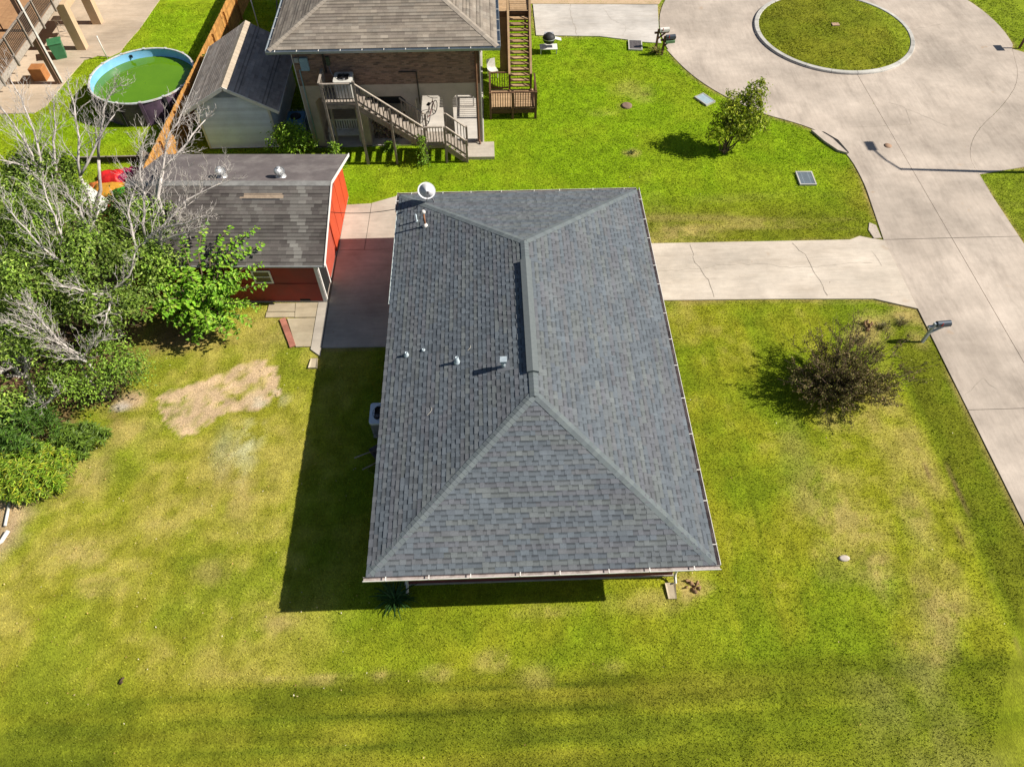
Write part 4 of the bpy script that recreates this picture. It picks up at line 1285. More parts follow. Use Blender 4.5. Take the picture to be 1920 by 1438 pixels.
# services on the brick wall
m_bluebox = mat("blue_grey_enamel", (.26,.38,.45), (.20,.31,.38), scale=7, rough=.45)
bx("meter_box", m_bluebox, bh, -8.45, -8.08, by0-.16, by0-.002, 4.15, 4.75, .012)
bx("junction_box", m_greygut, bh, -8.70, -8.50, by0-.08, by0-.002, 4.5, 4.72)
MB().tube([(-8.42,by0-.07,4.16),(-8.55,by0-.07,4.16),(-8.55,by0-.07,.1)], .03, 8).build("conduit", m_bluebox, bh)
bx("line_cover", m_iron, bh, -7.42, -7.33, by0-.06, by0-.002, 4.0, 5.3)
bx("disconnect_box", mat("dull_green_enamel", (.07,.09,.05), (.05,.07,.04)), bh, -7.28, -7.12, by0-.10, by0-.002, 4.35, 4.75)
MB().tube([(-7.2,by0-.05,4.36),(-7.16,by0-.12,4.1),(-7.05,by0-.3,3.98)], .018, 6).build("refrigerant_line", m_dgrey, bh)
MB().tube([(-4.1,by0-.04,3.95),(-3.30,by0-.04,3.95),(-3.28,by0-.04,2.3)], .028, 8).build("iron_pipe", m_iron, bh)
MB().tube([(bx1-.16,by0-.35,5.22),(bx1-.16,by0-.09,4.95),(bx1-.16,by0-.09,.32),(bx1-.10,by0-.25,.18)], .05, 4, True, False).build("downspout", m_wood_brown, bh)

# ------------------------------------------------------------------ grey wooden stairs and landing at the brick wall
ds = thing("grey_wooden_stairs", "weathered grey wooden landing and stairs along the brick wall", "stairs", (0, 0, 0))
LX0, LX1, LY0, LY1, LZ = -7.45, -6.0, 29.68, 30.92, 3.22
for i in range(9):
    y = LY0+.07+i*.14
    bx("deck_board", m_wood_pale, ds, LX0, LX1, y-.065, y+.065, LZ-.03, LZ)
for y in (LY0, LY1): bx("rim_joist", m_wood_grey, ds, LX0, LX1, y-.02, y+.02, LZ-.24, LZ-.032)
for x in (LX0, LX1): bx("rim_joist", m_wood_grey, ds, x-.02, x+.02, LY0+.021, LY1-.021, LZ-.24, LZ-.032)
def post(x, y, z0, z1, s=.10, m=m_wood_grey, par=None): return bx("post", m, par or ds, x-s/2, x+s/2, y-s/2, y+s/2, z0, z1)
post(LX0+.02, LY0-.075, -.1, LZ+1.05); post(LX1-.0, LY0-.075, -.1, LZ+1.12, .12); post(LX0-.08, LY1-.1, -.1, LZ+1.05)
def railing(par, a, b_, h, n, m_rail, m_bal, pitch=True, rail_w=.09, low=.10):
    a, b_ = Vector(a), Vector(b_)
    MB().bar(a+Vector((0,0,h)), b_+Vector((0,0,h)), rail_w, .045).build("handrail", m_rail, par)
    MB().bar(a+Vector((0,0,low)), b_+Vector((0,0,low)), .045, .07).build("bottom_rail", m_bal, par)
    for i in range(n):
        p = a+(b_-a)*((i+.5)/n)
        MB().bar(p+Vector((0,0,low+.036)), p+Vector((0,0,h-.024)), .036).build("baluster", m_bal, par)
railing(ds, (LX0+.08,LY0-.075,LZ),(LX1-.07,LY0-.075,LZ), 1.02, 9, m_wood_pale, m_wood_grey)
railing(ds, (LX0-.08,LY0-.02,LZ),(LX0-.08,LY1-.16,LZ), 1.02, 8, m_wood_pale, m_wood_grey)
SX, SZ, EX, EZ = LX1, LZ, -3.08, 1.02                     # upper flight
def flight(x0, z0, x1, z1, n):
    for yy in (29.66, 30.62):
        MB().bar((x0,yy,z0-.22),(x1,yy,z1-.22),.04,.26).build("stringer", m_wood_grey, ds)
    for i in range(n):
        x = x0+(x1-x0)*(i+.5)/n; z = z0+(z1-z0)*(i+.6)/n
        bx("tread", m_wood_pale, ds, x-.14, x-.005, 29.69, 30.59, z-.035, z)
        bx("tread", m_wood_pale, ds, x+.005, x+.14, 29.69, 30.59, z-.035, z)
flight(SX, SZ, EX, EZ, 11)
railing(ds, (SX+.06,29.60,SZ),(EX-.06,29.60,EZ), .98, 17, m_wood_pale, m_wood_grey, low=.14)
railing(ds, (-4.2,30.66,EZ+(SZ-EZ)*(EX+4.2)/(EX-SX)),(EX-.06,30.66,EZ), .98, 7, m_wood_grey, m_wood_grey, low=.14)
for i in range(6):
    x = EX+.08+i*.155
    bx("deck_board", m_wood_pale, ds, x-.07, x+.07, 29.62, 30.64, EZ-.03, EZ)
for y in (29.62, 30.64): bx("rim_joist", m_wood_grey, ds, EX, -2.14, y-.02, y+.02, EZ-.2, EZ-.031)
railing(ds, (EX+.06,29.60,EZ),(-2.22,29.60,EZ), .95, 6, m_wood_pale, m_wood_grey)
flight(-2.14, EZ, -1.16, .2, 4)
for yy in (29.60, 30.66):
    railing(ds, (-2.08,yy,EZ),(-1.2,yy,.28), .95, 6, m_wood_pale, m_wood_grey, low=.14)
for x, y, z1 in ((-4.58,29.56,3.0),(EX,29.58,1.98),(-2.14,29.58,1.98),(-1.14,29.58,1.25),(EX,30.68,1.98),(-2.14,30.68,1.98),(-1.14,30.68,1.25)):
    post(x, y, -.1, z1)

# ------------------------------------------------------------------ brown stairs at the far corner of the brick house
bs = thing("brown_wooden_stairs", "dark brown wooden stairs with a railed platform beside the brick house", "stairs", (0, 0, 0))
for i in range(12):
    y = 33.25+i*.148
    bx("deck_board", m_wood_tan, bs, .12, 2.36, y-.07, y+.07, .50, .54)
bx("rim_joist", m_wood_brown, bs, .08, 2.40, 33.13, 33.17, .30, .53); bx("rim_joist", m_wood_brown, bs, .08, .12, 33.17, 34.95, .30, .49); bx("rim_joist", m_wood_brown, bs, 2.37, 2.41, 33.17, 34.95, .30, .49)
for x, y in ((.08,33.12),(2.40,33.12),(1.22,33.12),(.08,34.95)):
    bx("post", m_wood_brown, bs, x-.06, x+.06, y-.06, y+.06, -.1, 1.50)
railing(bs, (.15,33.12,.54),(1.15,33.12,.54), .95, 8, m_wood_brown, m_wood_brown)
railing(bs, (1.29,33.12,.54),(2.33,33.12,.54), .95, 8, m_wood_brown, m_wood_brown)
railing(bs, (.08,33.2,.54),(.08,34.88,.54), .95, 9, m_wood_brown, m_wood_brown)
railing(bs, (2.40,33.2,.54),(2.40,34.8,.54), .95, 10, m_wood_brown, m_wood_brown)
railing(bs, (.15,34.95,.54),(1.05,34.95,.54), .95, 7, m_wood_brown, m_wood_brown)
TX0, TX1 = 1.16, 2.18
n_t = 13
for i in range(n_t):
    t = (i+1)/(n_t+1)
    y = 34.85+(37.55-34.85)*t; z = .54+(3.3-.54)*t
    bx("tread", m_wood_tan, bs, TX0, TX1, y-.13, y+.13, z-.04, z)
    bx("riser", m_wood_brown, bs, TX0, TX1, y+.10, y+.12, z-.20, z-.041)
for x in (TX0-.05, TX1+.05):
    MB().bar((x,34.80,.40),(x,37.55,3.2),.06,.34).build("stringer", m_wood_brown, bs)
    MB().bar((x,34.80,1.46),(x,37.55,4.22),.11,.05).build("handrail", m_wood_tan, bs)
    MB().bar((x,34.80,.80),(x,37.55,3.6),.04,.06).build("bottom_rail", m_wood_brown, bs)
    for i in range(15):
        t = (i+.5)/15; y = 34.8+2.75*t
        MB().bar((x,y,.82+2.8*t),(x,y,1.43+2.76*t),.035).build("baluster", m_wood_brown, bs)
for y, z in ((34.85,1.5),(37.6,4.3)):
    for x in (TX0-.05, TX1+.05): bx("post", m_wood_brown, bs, x-.055, x+.055, y-.055, y+.055, -.1, z)
# upper deck at the top of the stairs
for i in range(56):
    y = 37.72+i*.148
    bx("deck_board", m_wood_tan, bs, .55, 2.3, y-.069, y+.069, 3.26, 3.30)
bx("rim_joist", m_wood_brown, bs, .5, 2.35, 37.60, 37.64, 3.02, 3.28); bx("rim_joist", m_wood_brown, bs, 2.31, 2.36, 37.65, 46, 3.02, 3.255)
railing(bs, (2.30,37.7,3.3),(2.30,46,3.3), .95, 40, m_wood_tan, m_wood_brown)
bx("column", mat("brown_painted_column", (.25,.15,.085), (.20,.12,.07), scale=3, rough=.8), bs, .68, 1.06, 37.66, 37.98, -.1, 3.25)
for x in (.75, 2.28): bx("post", m_wood_brown, bs, x-.06, x+.06, 42.0, 42.12, -.1, 3.2)

m_deckb = mat('orange_brown_deck', (.42,.24,.12), (.33,.18,.09), scale=5, rough=.85, vary=.15)
m_balb = mat('dark_weathered_baluster', (.17,.12,.09), (.12,.085,.065), scale=6, rough=.9)
# ------------------------------------------------------------------ raised deck house on the far left
lh = thing("raised_deck_house", "tan raised house with a railed wooden deck over concrete at the top left", "house", (0, 0, 0))
bx("brown_storey", mat("dark_brown_siding", (.11,.07,.05), (.08,.05,.035), scale=3), lh, -36, -27.4, 33, 60, 2.96, 6.0)
for i in range(26):
    x = -23.48-i*.148
    bx("deck_board", m_deckb, lh, x-.069, x+.069, 31.0, 47, 2.90, 2.94)
bx("fascia_board", m_wood_pale, lh, -23.40, -23.36, 31.0, 47, 2.62, 2.93)
for i in range(10):
    bx("joist", m_wood_grey, lh, -27.3, -23.41, 31.3+i*1.7, 31.36+i*1.7, 2.68, 2.895)
yy = 31.0
while yy < 46.5:
    bx("post", m_wood_grey, lh, -23.35, -23.26, yy-.045, yy+.045, 2.55, 3.98)
    if yy > 31.0-1:
        railing(lh, (-23.36,yy+.08,2.94),(-23.36,yy+1.72,2.94), 1.0, 12, m_wood_grey, m_balb)
    yy += 1.8
m_colb = mat("brown_timber_column", (.24,.15,.10), (.17,.10,.07), scale=4, rough=.85)
bx("column", m_colb, lh, -23.62, -23.40, 37.12, 37.40, 0, 6.6)
MB().tube([(-23.30,37.24,6.6),(-23.30,37.24,.1)], .06, 4, True, False).build("downspout", m_white, lh)
MB().bar((-23.9,36.9,5.2),(-25.4,39.8,5.9), .12).build("brace", m_white, lh)
for y in (40.62, 43.5):
    bx("column", m_tan_stucco, lh, -23.62, -23.10, y, y+.45, 0, 2.61)
bx("lintel", m_tan_stucco, lh, -23.62, -23.10, 41.071, 43.499, 2.2, 2.61)
bx("column", m_tan_stucco, lh, -26.6, -26.15, 37.2, 37.6, 0, 2.6)
bx("column", m_tan_stucco, lh, -26.6, -26.15, 41.0, 41.4, 0, 2.6)
bx("store_wall", m_tan_stucco, lh, -34, -27.5, 34, 58, 0, 2.95)
# ------------------------------------------------------------------ above-ground pool
pool = thing("round_pool", "round above-ground pool full of green water beside the cedar fence", "pool", (-18.1, 35.72, 0))
PR, PH = 2.62, 1.30
m_pwall = mat("purple_grey_pool_wall", (.13,.085,.13), (.09,.06,.095), scale=2, rough=.5, grime=(.05,.04,.05), gscale=1.2)
m_liner = mat("blue_pool_liner", (.17,.42,.70), (.24,.52,.78), scale=1.5, rough=.35)
m_rim = mat("weathered_pool_rail", (.60,.62,.64), (.48,.50,.52), scale=4, rough=.5, grime=(.36,.18,.10), gscale=3.5)
MB().lathe([(PR,0),(PR,PH-.02)], 72, cap=False).build("pool_wall", m_pwall, pool)
MB().lathe([(PR-.03,PH-.02),(PR-.03,.25),(.1,.24)], 72, cap=False).build("liner", m_liner, pool)
mw = bpy.data.materials.new("green_pool_water"); nw_ = NT(mw)
c_ = nw_.mix(nw_.ramp(nw_.noise(.5, 4), .35, .65), (.085,.20,.003), (.11,.24,.004))
nw_.link(c_, nw_.b.inputs["Base Color"]); nw_.b.inputs["Roughness"].default_value = .06
nw_.bump(nw_.noise(3.5, 3), .08, .02)
MB().lathe([(.02,.86),(1.5,.86),(PR-.035,.86)], 72, cap=False).build("water", mw, pool)
nr = 14
for k in range(nr):
    a0, a1 = 2*math.pi*k/nr+.012, 2*math.pi*(k+1)/nr-.012
    vs, fs = [], []
    for i in range(7):
        a = a0+(a1-a0)*i/6
        for r, z in ((PR-.05,PH-.01),(PR-.04,PH+.025),(PR+.04,PH+.025),(PR+.05,PH-.03)):
            vs.append((r*math.cos(a), r*math.sin(a), z))
    for i in range(6):
        for j in range(3): fs.append((4*i+j,4*(i+1)+j,4*(i+1)+j+1,4*i+j+1))
    MB().add(vs, fs).build("top_rail", m_rim, pool)
    a = 2*math.pi*k/nr
    c, s_ = math.cos(a), math.sin(a)
    M = Matrix.Rotation(a, 3, 'Z')
    MB().cbox((PR*c+.05*c, PR*s_+.05*s_, PH/2), (.07,.16,PH), M).build("upright", m_pwall if k % 2 else m_black, pool)
    MB().cbox((PR*c, PR*s_, PH+.035), (.13,.12,.03), M).build("rail_cap", m_rim, pool)
bx("skimmer", m_black, pool, -1.32, -1.18, 2.18, 2.24, 1.02, 1.16)
vp = tag(MB().tube([(0,0,-.1),(0,0,1.3)], .035, 8).build("white_pipe", m_white), "white standing pipe in the grass behind the round pool", "pipe"); vp.location = (-21.66, 39.75, 0)

# ------------------------------------------------------------------ cedar fence: every board a piece
fence = thing("cedar_fence", "orange cedar board fence between the pool and the white shed", "fence", (-15.60, 26.9, 0), math.atan2(-.62, 14.1))
fb_me = MB().add([(-.01,-.068,.03),(.01,-.068,.03),(.01,.068,.03),(-.01,.068,.03),(-.01,-.068,1.76),(.01,-.068,1.76),(.01,.068,1.76),(-.01,.068,1.76),(-.01,-.045,1.8),(.01,-.045,1.8),(.01,.045,1.8),(-.01,.045,1.8)],
                 [(3,2,1,0),(0,1,5,4),(1,2,6,5),(2,3,7,6),(3,0,4,7),(4,5,9,8),(5,6,10,9),(6,7,11,10),(7,4,8,11),(8,9,10,11)]).mesh("fence_board", m_cedar)
yy, k = .07, 0
while yy < 20:
    o = link(bpy.data.objects.new("fence_board", fb_me), fence)
    o.location = (random.uniform(-.004,.004), yy, random.uniform(-.02,.015)); o.rotation_euler = (0, 0, random.uniform(-.02,.02)); yy += .142
for z in (.35, .95, 1.5): MB().bar((.035,0,z),(.035,20,z),.04,.085).build("fence_rail", m_cedar, fence)
for y in np.arange(.1, 20, 2.4): bx("fence_post", m_cedar, fence, .06, .15, y-.045, y+.045, -.1, 1.72)
# low dark rail behind the heap of cloths
lr = thing("low_dark_fence", "low dark rail fence behind the heap of coloured cloths", "fence", (0,0,0))
bx("fence_panel", m_iron, lr, -20.2, -15.75, 30.1, 30.14, .05, .36)
for x in (-20.2, -18.7, -17.2, -15.8): bx("fence_post", m_iron, lr, x-.03, x+.03, 30.06, 30.10, -.1, .42)
bx("cap_rail", m_wood_grey, lr, -20.2, -15.75, 30.08, 30.16, .36, .39)

# ------------------------------------------------------------------ heap of coloured cloths left of the red shed
def cloth(name, label, c, loc, size, rot, seed, amp=.28, n=16, thick=.02, z=0, tilt=(0,0)):
    rs = np.random.default_rng(seed)
    u = np.linspace(-.5, .5, n); U, V = np.meshgrid(u, u, indexing='ij')
    X = U*size[0]; Y = V*size[1]
    Z = (fbm(X.ravel()+seed*3.1, Y.ravel(), 1.6, seed, 4).reshape(n, n)-.5)*2*amp
    X = X + (fbm(X.ravel()+9, Y.ravel()+seed, 1.4, seed+5, 3).reshape(n, n)-.5)*.35*size[0]
    Y = Y + (fbm(U.ravel()*size[0]+19, Y.ravel()+seed, 1.4, seed+8, 3).reshape(n, n)-.5)*.35*size[1]
    dome = .5*amp*(1-(2*U)**2)*(1-(2*V)**2)
    Z = Z+dome+.25
    Z = np.maximum(Z - 1.0*amp*np.maximum(np.abs(2*U), np.abs(2*V))**4, -.0)
    Z = Z + X*tilt[0] + Y*tilt[1]
    ii = (np.arange(n-1)[:, None]*n+np.arange(n-1)[None, :]).ravel()
    f = np.stack([ii, ii+n, ii+n+1, ii+1], 1)
    m = mat(name+"_"+str(seed), c, tuple(x*.75 for x in c), scale=3, rough=.45, spec=.4, bump=.5, bscale=7, bdist=.05)
    o = link(bpy.data.objects.new(name, np_mesh(name, np.stack([X.ravel(), Y.ravel(), Z.ravel()], 1), f, None, m, True)))
    sm_ = o.modifiers.new("solidify", 'SOLIDIFY'); sm_.thickness = thick
    o.location = (*loc, z); o.rotation_euler = (0, 0, rot)
    return tag(o, label, "cloth", "coloured cloths heaped by the red shed")
cloth("crumpled_cloth", "bright red crumpled cloth at the back of the coloured heap", (.62,.02,.02), (-18.15,28.75), (1.3,1.1), .3, 101)
cloth("crumpled_cloth", "magenta crumpled cloth at the back of the coloured heap", (.40,.012,.09), (-17.3,29.0), (1.4,1.2), -.1, 102)
cloth("crumpled_cloth", "orange crumpled cloth at the left of the coloured heap", (.66,.20,.05), (-18.75,28.1), (.9,1.1), .5, 103)
cloth("crumpled_cloth", "mustard yellow folded cloth in the middle of the coloured heap", (.62,.30,.035), (-17.65,27.6), (1.6,1.0), .15, 104, .22, z=.35)
cloth("crumpled_cloth", "coral orange cloth beside the leaning plank", (.66,.17,.08), (-16.55,28.25), (1.1,1.2), -.4, 105)
cloth("crumpled_cloth", "bright green shiny cloth on the coloured heap", (.08,.42,.04), (-16.75,26.9), (1.2,1.0), .6, 106, .26, z=.55)
cloth("crumpled_cloth", "dark red cloth nearest the trees in the coloured heap", (.45,.025,.03), (-17.0,26.2), (1.1,.8), .2, 107, z=.3)
cloth("crumpled_cloth", "maroon cloth under the mustard yellow one", (.26,.03,.03), (-18.3,27.4), (1.0,1.0), 1.0, 108, z=.05)
cloth("crumpled_cloth", "amber yellow cloth lying among the tree leaves", (.66,.33,.02), (-17.35,24.9), (.7,1.5), .35, 109, z=.5)
wp = tag(MB().cbox((0,0,0),(2.1,.75,.05)).build("white_board", m_trim), "long white board lying beside the coloured cloths", "board"); wp.location = (-18.1,26.55,.75); wp.rotation_euler = (.05,.08,-.72)
pk = tag(MB().cbox((0,0,0),(.42,1.45,.05)).build("leaning_plank", mat("grey_tan_plank", (.42,.33,.26), (.33,.26,.20), scale=7, bump=.2)), "tan plank leaning at the end of the red shed roof", "plank"); pk.location = (-16.15,28.35,1.0); pk.rotation_euler = (.75,.0,-.30)

# ------------------------------------------------------------------ air conditioners
m_acw = mat("pale_ac_enamel", (.62,.60,.55), (.54,.52,.48), scale=4, rough=.45)
m_acb = mat("blue_white_ac_enamel", (.74,.80,.86), (.68,.74,.80), scale=4, rough=.4)
def ac_unit(label, loc, s, h, m_top, m_side, group="air conditioners"):
    t = thing("air_conditioner", label, "air conditioner", loc, 0, group)
    r = .12*s
    def rrect(w, z):
        p = []
        for cx, cy, a0 in ((w-r,w-r,0),(-w+r,w-r,90),(-w+r,-w+r,180),(w-r,-w+r,270)):
            for i in range(5):
                a = R(a0+90*i/4); p.append((cx+r*math.cos(a), cy+r*math.sin(a), z))
        return p
    w = s/2
    b = MB(); k = 20
    for z0 in np.arange(.06, h-.08, .045):                # louvred sides
        vs = rrect(w, z0)+rrect(w-.012, z0+.04)
        b.add(vs, [(i,(i+1)%k,k+(i+1)%k,k+i) for i in range(k)])
    b.build("louvred_cabinet", m_side, t)
    bx("core", m_black, t, -w+.03, w-.03, -w+.03, w-.03, .02, h-.1)
    top = MB()
    ring = [(w*.80*math.cos(2*math.pi*i/20+math.pi/20*0+math.atan2(1,1)*0), w*.80*math.sin(2*math.pi*i/20), h+.012) for i in range(20)]
    outer = rrect(w+.015, h); low = rrect(w+.015, h-.09)
    # order the ring by angle to match the outer edge
    rr2 = []
    for p in outer:
        a = math.atan2(p[1], p[0]); rr2.append((w*.80*math.cos(a), w*.80*math.sin(a), h+.015))
    vs = outer+rr2+low
    top.add(vs, [(i,(i+1)%k,k+(i+1)%k,k+i) for i in range(k)]+[(2*k+i,2*k+(i+1)%k,(i+1)%k,i) for i in range(k)])
    top.build("top_panel", m_top, t)
    gr = MB()
    for rad in (.25,.42,.60,.78):
        n_ = 24; q = [(w*rad*math.cos(2*math.pi*i/n_), w*rad*math.sin(2*math.pi*i/n_), h+.02) for i in range(n_)]
        gr.tube(q+[q[0]], .006, 4, False)
    for i in range(8):
        a = math.pi*2*i/8; gr.tube([(0,0,h+.03),(w*.8*math.cos(a),w*.8*math.sin(a),h+.015)], .006, 4)
    gr.build("fan_guard", m_iron, t)
    fn = MB()
    for i in range(4):
        a = math.pi/2*i
        fn.add([(0,0,h-.09),(w*.7*math.cos(a),w*.7*math.sin(a),h-.06),(w*.7*math.cos(a+.8),w*.7*math.sin(a+.8),h-.12)],[(0,1,2)])
    fn.lathe([(.08,h-.16),(.08,h-.05),(.02,h-.04)],12)
    fn.build("fan", m_dgrey, t)
    return t
ac_unit("pale air conditioner standing on the wooden landing by the brick wall", (-6.55, 30.42, LZ), .82, .86, m_acw, m_acw)
ac_unit("pale blue air conditioner in the shade beside the grey-roofed house", (-4.10, 14.25, .08), .86, .82, m_acb, m_dgrey)
bx("ac_pad", m_found, None, -4.5, -3.55, 13.78, 14.72, -.1, .08)["label"] = "concrete pad under the pale blue air conditioner"
bpy.data.objects["ac_pad"]["category"] = "concrete pad"
# dark barrow with handles in the shade
bw = thing("wheelbarrow", "dark wheelbarrow parked in the shade beside the house wall", "wheelbarrow", (-4.05, 12.95, 0), .6)
MB().add([(-.4,-.3,.55),(.4,-.3,.55),(.4,.3,.55),(-.4,.3,.55),(-.22,-.2,.25),(.26,-.2,.25),(.26,.2,.25),(-.22,.2,.25)],[(4,5,6,7),(0,4,7,3),(1,2,6,5),(0,1,5,4),(3,7,6,2)]).build("tray", m_dgrey, bw)
for s_ in (-1, 1):
    MB().tube([(.55,.08*s_,.18),(.2,.18*s_,.24),(-.5,.26*s_,.45),(-.95,.28*s_,.55)], .022, 8).build("handle", m_wood_pale, bw)
    MB().tube([(-.15,.2*s_,.3),(-.28,.24*s_,0)], .015, 6).build("leg", m_iron, bw)
wh = MB(); wh.tube([(.58+.17*math.cos(2*math.pi*i/20), 0, .18+.17*math.sin(2*math.pi*i/20)) for i in range(21)], .03, 8, False); wh.build("wheel", m_black, bw)
hz_ = tag(MB().tube([(-4.5+.22*math.cos(t*.5)+.02*t, 12.45+.16*math.sin(t*.5), .03+.003*t) for t in range(40)], .012, 5).build("garden_hose", mat("olive_hose", (.22,.24,.05))), "coiled olive garden hose beside the wheelbarrow", "hose")

# ------------------------------------------------------------------ mailboxes
def mailbox(t, m_post, m_box, post_h=1.05, two=False):
    MB().box(-.05,.05,-.05,.05,-.2,post_h+.08).build("post", m_post, t)
    MB().bar((-.22,0,post_h-.12),(.62,0,post_h-.12),.09,.09).build("arm", m_post, t)
    MB().bar((.0,0,post_h-.50),(.42,0,post_h-.17),.07,.07).build("brace", m_post, t)
    b = MB(); n_ = 12
    for x in (.06, .60):
        b.v += [(x, -.10, post_h-.07)]+[(x, -.10*math.cos(math.pi*i/n_), post_h+.04+.10*math.sin(math.pi*i/n_)) for i in range(n_+1)]+[(x, .10, post_h-.07)]
    k = n_+3
    b.f = [tuple(range(k-1,-1,-1)), tuple(range(k,2*k))]+[(i,(i+1)%k,k+(i+1)%k,k+i) for i in range(k)]
    b.mi = [0]*len(b.f); b.sm = [False]*len(b.f)
    b.build("box", m_box, t)
    bx("door_lip", m_box, t, .60, .625, -.105, .105, post_h-.075, post_h+.05)
    bx("flag", mat("red_flag", (.5,.03,.02)), t, .2, .24, -.118, -.104, post_h, post_h+.16)
m_pgrey = mat("pale_grey_post", (.46,.50,.54), (.38,.42,.46), scale=5, rough=.6)
m_mbox = mat("slate_mailbox", (.075,.095,.125), (.06,.075,.10), scale=4, rough=.4, metal=.2)
t = thing("mailbox", "slate mailbox on a pale grey post at the street edge by the dark bush", "mailbox", (16.96, 17.50, 0), R(4), "mailboxes by the street")
mailbox(t, m_pgrey, m_mbox)
t = thing("mailbox", "dark mailbox with a green base on a brown post by the turning circle", "mailbox", (9.98, 39.0, 0), R(8), "mailboxes by the street")
mailbox(t, m_wood_brown, m_mbox, 1.0)
bx("newspaper_tube", mat("dull_green_paint", (.18,.30,.16), (.13,.23,.12), scale=5), t, .08, .60, -.13, .11, .70, .84)
t = thing("mailbox", "bright white mailbox behind the dark one at the turning circle", "mailbox", (9.75, 39.75, 0), R(8), "mailboxes by the street")
mailbox(t, m_wood_brown, m_white, 1.02)

# ------------------------------------------------------------------ drain grates
m_grate = mat("blue_grey_grate", (.24,.29,.33), (.19,.235,.27), scale=4, rough=.6, metal=.2)
def drain(label, loc, rz, w, d, m_g):
    t = thing("drain_box", label, "drain", (*loc, 0), rz, "storm drains in the lawns")
    f = .06
    for a in ((-w/2,w/2,-d/2,-d/2+f),(-w/2,w/2,d/2-f,d/2),(-w/2,-w/2+f,-d/2+f,d/2-f),(w/2-f,w/2,-d/2+f,d/2-f)):
        bx("concrete_rim", m_kerb, t, a[0],a[1],a[2],a[3],-.2,.085)
    bx("well", m_black, t, -w/2+f, w/2-f, -d/2+f, d/2-f, -.2, .03)
    n_ = int((d-2*f)/.052)
    me = MB().box(-w/2+f,w/2-f,-.018,.018,.045,.075).mesh("grate_bar", m_g)
    for i in range(n_):
        o = link(bpy.data.objects.new("grate_bar", me), t); o.location = (0, -d/2+f+.03+i*(d-2*f-.06)/(n_-1), 0)
    for x in (-w*.2, w*.2): bx("cross_bar", m_g, t, x-.02, x+.02, -d/2+f, d/2-f, .036, .070)
drain("square grate drain in the lawn nearest the driveway", (15.12,27.68), R(-2), .80, 1.0, m_grate)
drain("pale grate drain beside the small round tree", (11.55,34.42), R(32), .66, .95, mat("pale_blue_grate", (.40,.50,.55), (.33,.43,.48), scale=4, rough=.6))
drain("dark grate drain beside the far mailboxes", (8.58,40.0), R(-6), .80, 1.05, mat("brown_grey_grate", (.17,.15,.15), (.13,.12,.12), scale=4, rough=.6))
cl = tag(MB().lathe([(.28,-.1),(.28,.05),(.22,.07),(.01,.07)], 18).build("cleanout_cover", mat("rusty_cover", (.26,.17,.12), (.18,.12,.09), scale=6)), "round rusty cover in the neighbour's lawn", "utility cover"); cl.location = (7.31,34.04,0)
mh = tag(MB().lathe([(.19,0),(.19,.008),(.01,.008)], 20, (0,0,0)).build("street_cover", mat("rust_stain_cover", (.36,.22,.14), (.29,.18,.12), scale=6)), "small rusty cover set in the street by the lamp shadow", "utility cover"); mh.location = (19.96,30.1,.028)
sc = tag(MB().lathe([(.15,-.05),(.15,.015),(.10,.03),(.01,.03)], 16, (0,0,0), True, True, 1.2, .7).build("lawn_marker", mat("pale_stone", (.55,.48,.42), (.45,.39,.34), scale=6)), "pale round marker in the right front lawn", "marker"); sc.location = (11.05,8.66,.02)

# ------------------------------------------------------------------ street lamp (its shadow falls across the street)
lamp = thing("street_lamp", "tall street lamp casting a long thin shadow over the concrete street", "street lamp", (28.3, 27.75, 0))
MB().tube([(0,0,0),(0,0,3.5),(0,.2,7.0)], [.11,.095,.075], 10).build("pole", m_galv, lamp)
MB().tube([(0,.2,7.0),(-.05,.9,7.35),(-.12,1.7,7.55)], .045, 8).build("arm", m_galv, lamp)
b = MB(); b.cbox((-.17,2.05,7.56),(.36,.75,.16)); b.build("lamp_head", m_galv, lamp, .04)
bx("base_plate", m_found, lamp, -.2, .2, -.2, .2, -.1, .12)
# power line from shed to the house mast
pts = [Vector((-6.62, 23.9, 2.30)).lerp(Vector((-2.66, 21.62, 3.75)), i/14) for i in range(15)]
pts = []
for i in range(15):
    t_ = i/14
    pts.append((-6.72+(-3.9+6.72)*t_, 23.55+(23.15-23.55)*t_, 2.15+.42*t_-.5*t_*(1-t_)))
tag(MB().tube(pts, .014, 5).build("overhead_cable", m_black), "black cable slung from the red shed to the house eave", "cable")

# ------------------------------------------------------------------ clutter round the brick house
# caged water tank
tk = thing("caged_water_tank", "blue tinted plastic tank in a metal cage beside the white shed", "water tank", (-9.62, 32.0, 0))
m_tank = mat("blue_translucent_plastic", (.09,.24,.36), (.06,.18,.29), scale=3, rough=.35)
MB().box(-.46,.46,-.55,.55,.16,1.10).build("tank", m_tank, tk, .08)
MB().lathe([(.26,1.08),(.26,1.16),(.2,1.17),(.01,1.17)], 20).build("lid", m_black, tk)
for z in (.22,.45,.68,.92,1.12):
    MB().tube([(-.5,-.59,z),(.5,-.59,z),(.5,.59,z),(-.5,.59,z),(-.5,-.59,z)], .012, 6).build("cage_bar", m_galv, tk)
for x in (-.5,-.25,0,.25,.5):
    for y in (-.59,.59): MB().tube([(x,y,.1),(x,y,1.14)], .012, 6).build("cage_bar", m_galv, tk)
bx("pallet", m_wood_grey, tk, -.52,.52,-.6,.6,.0,.14)
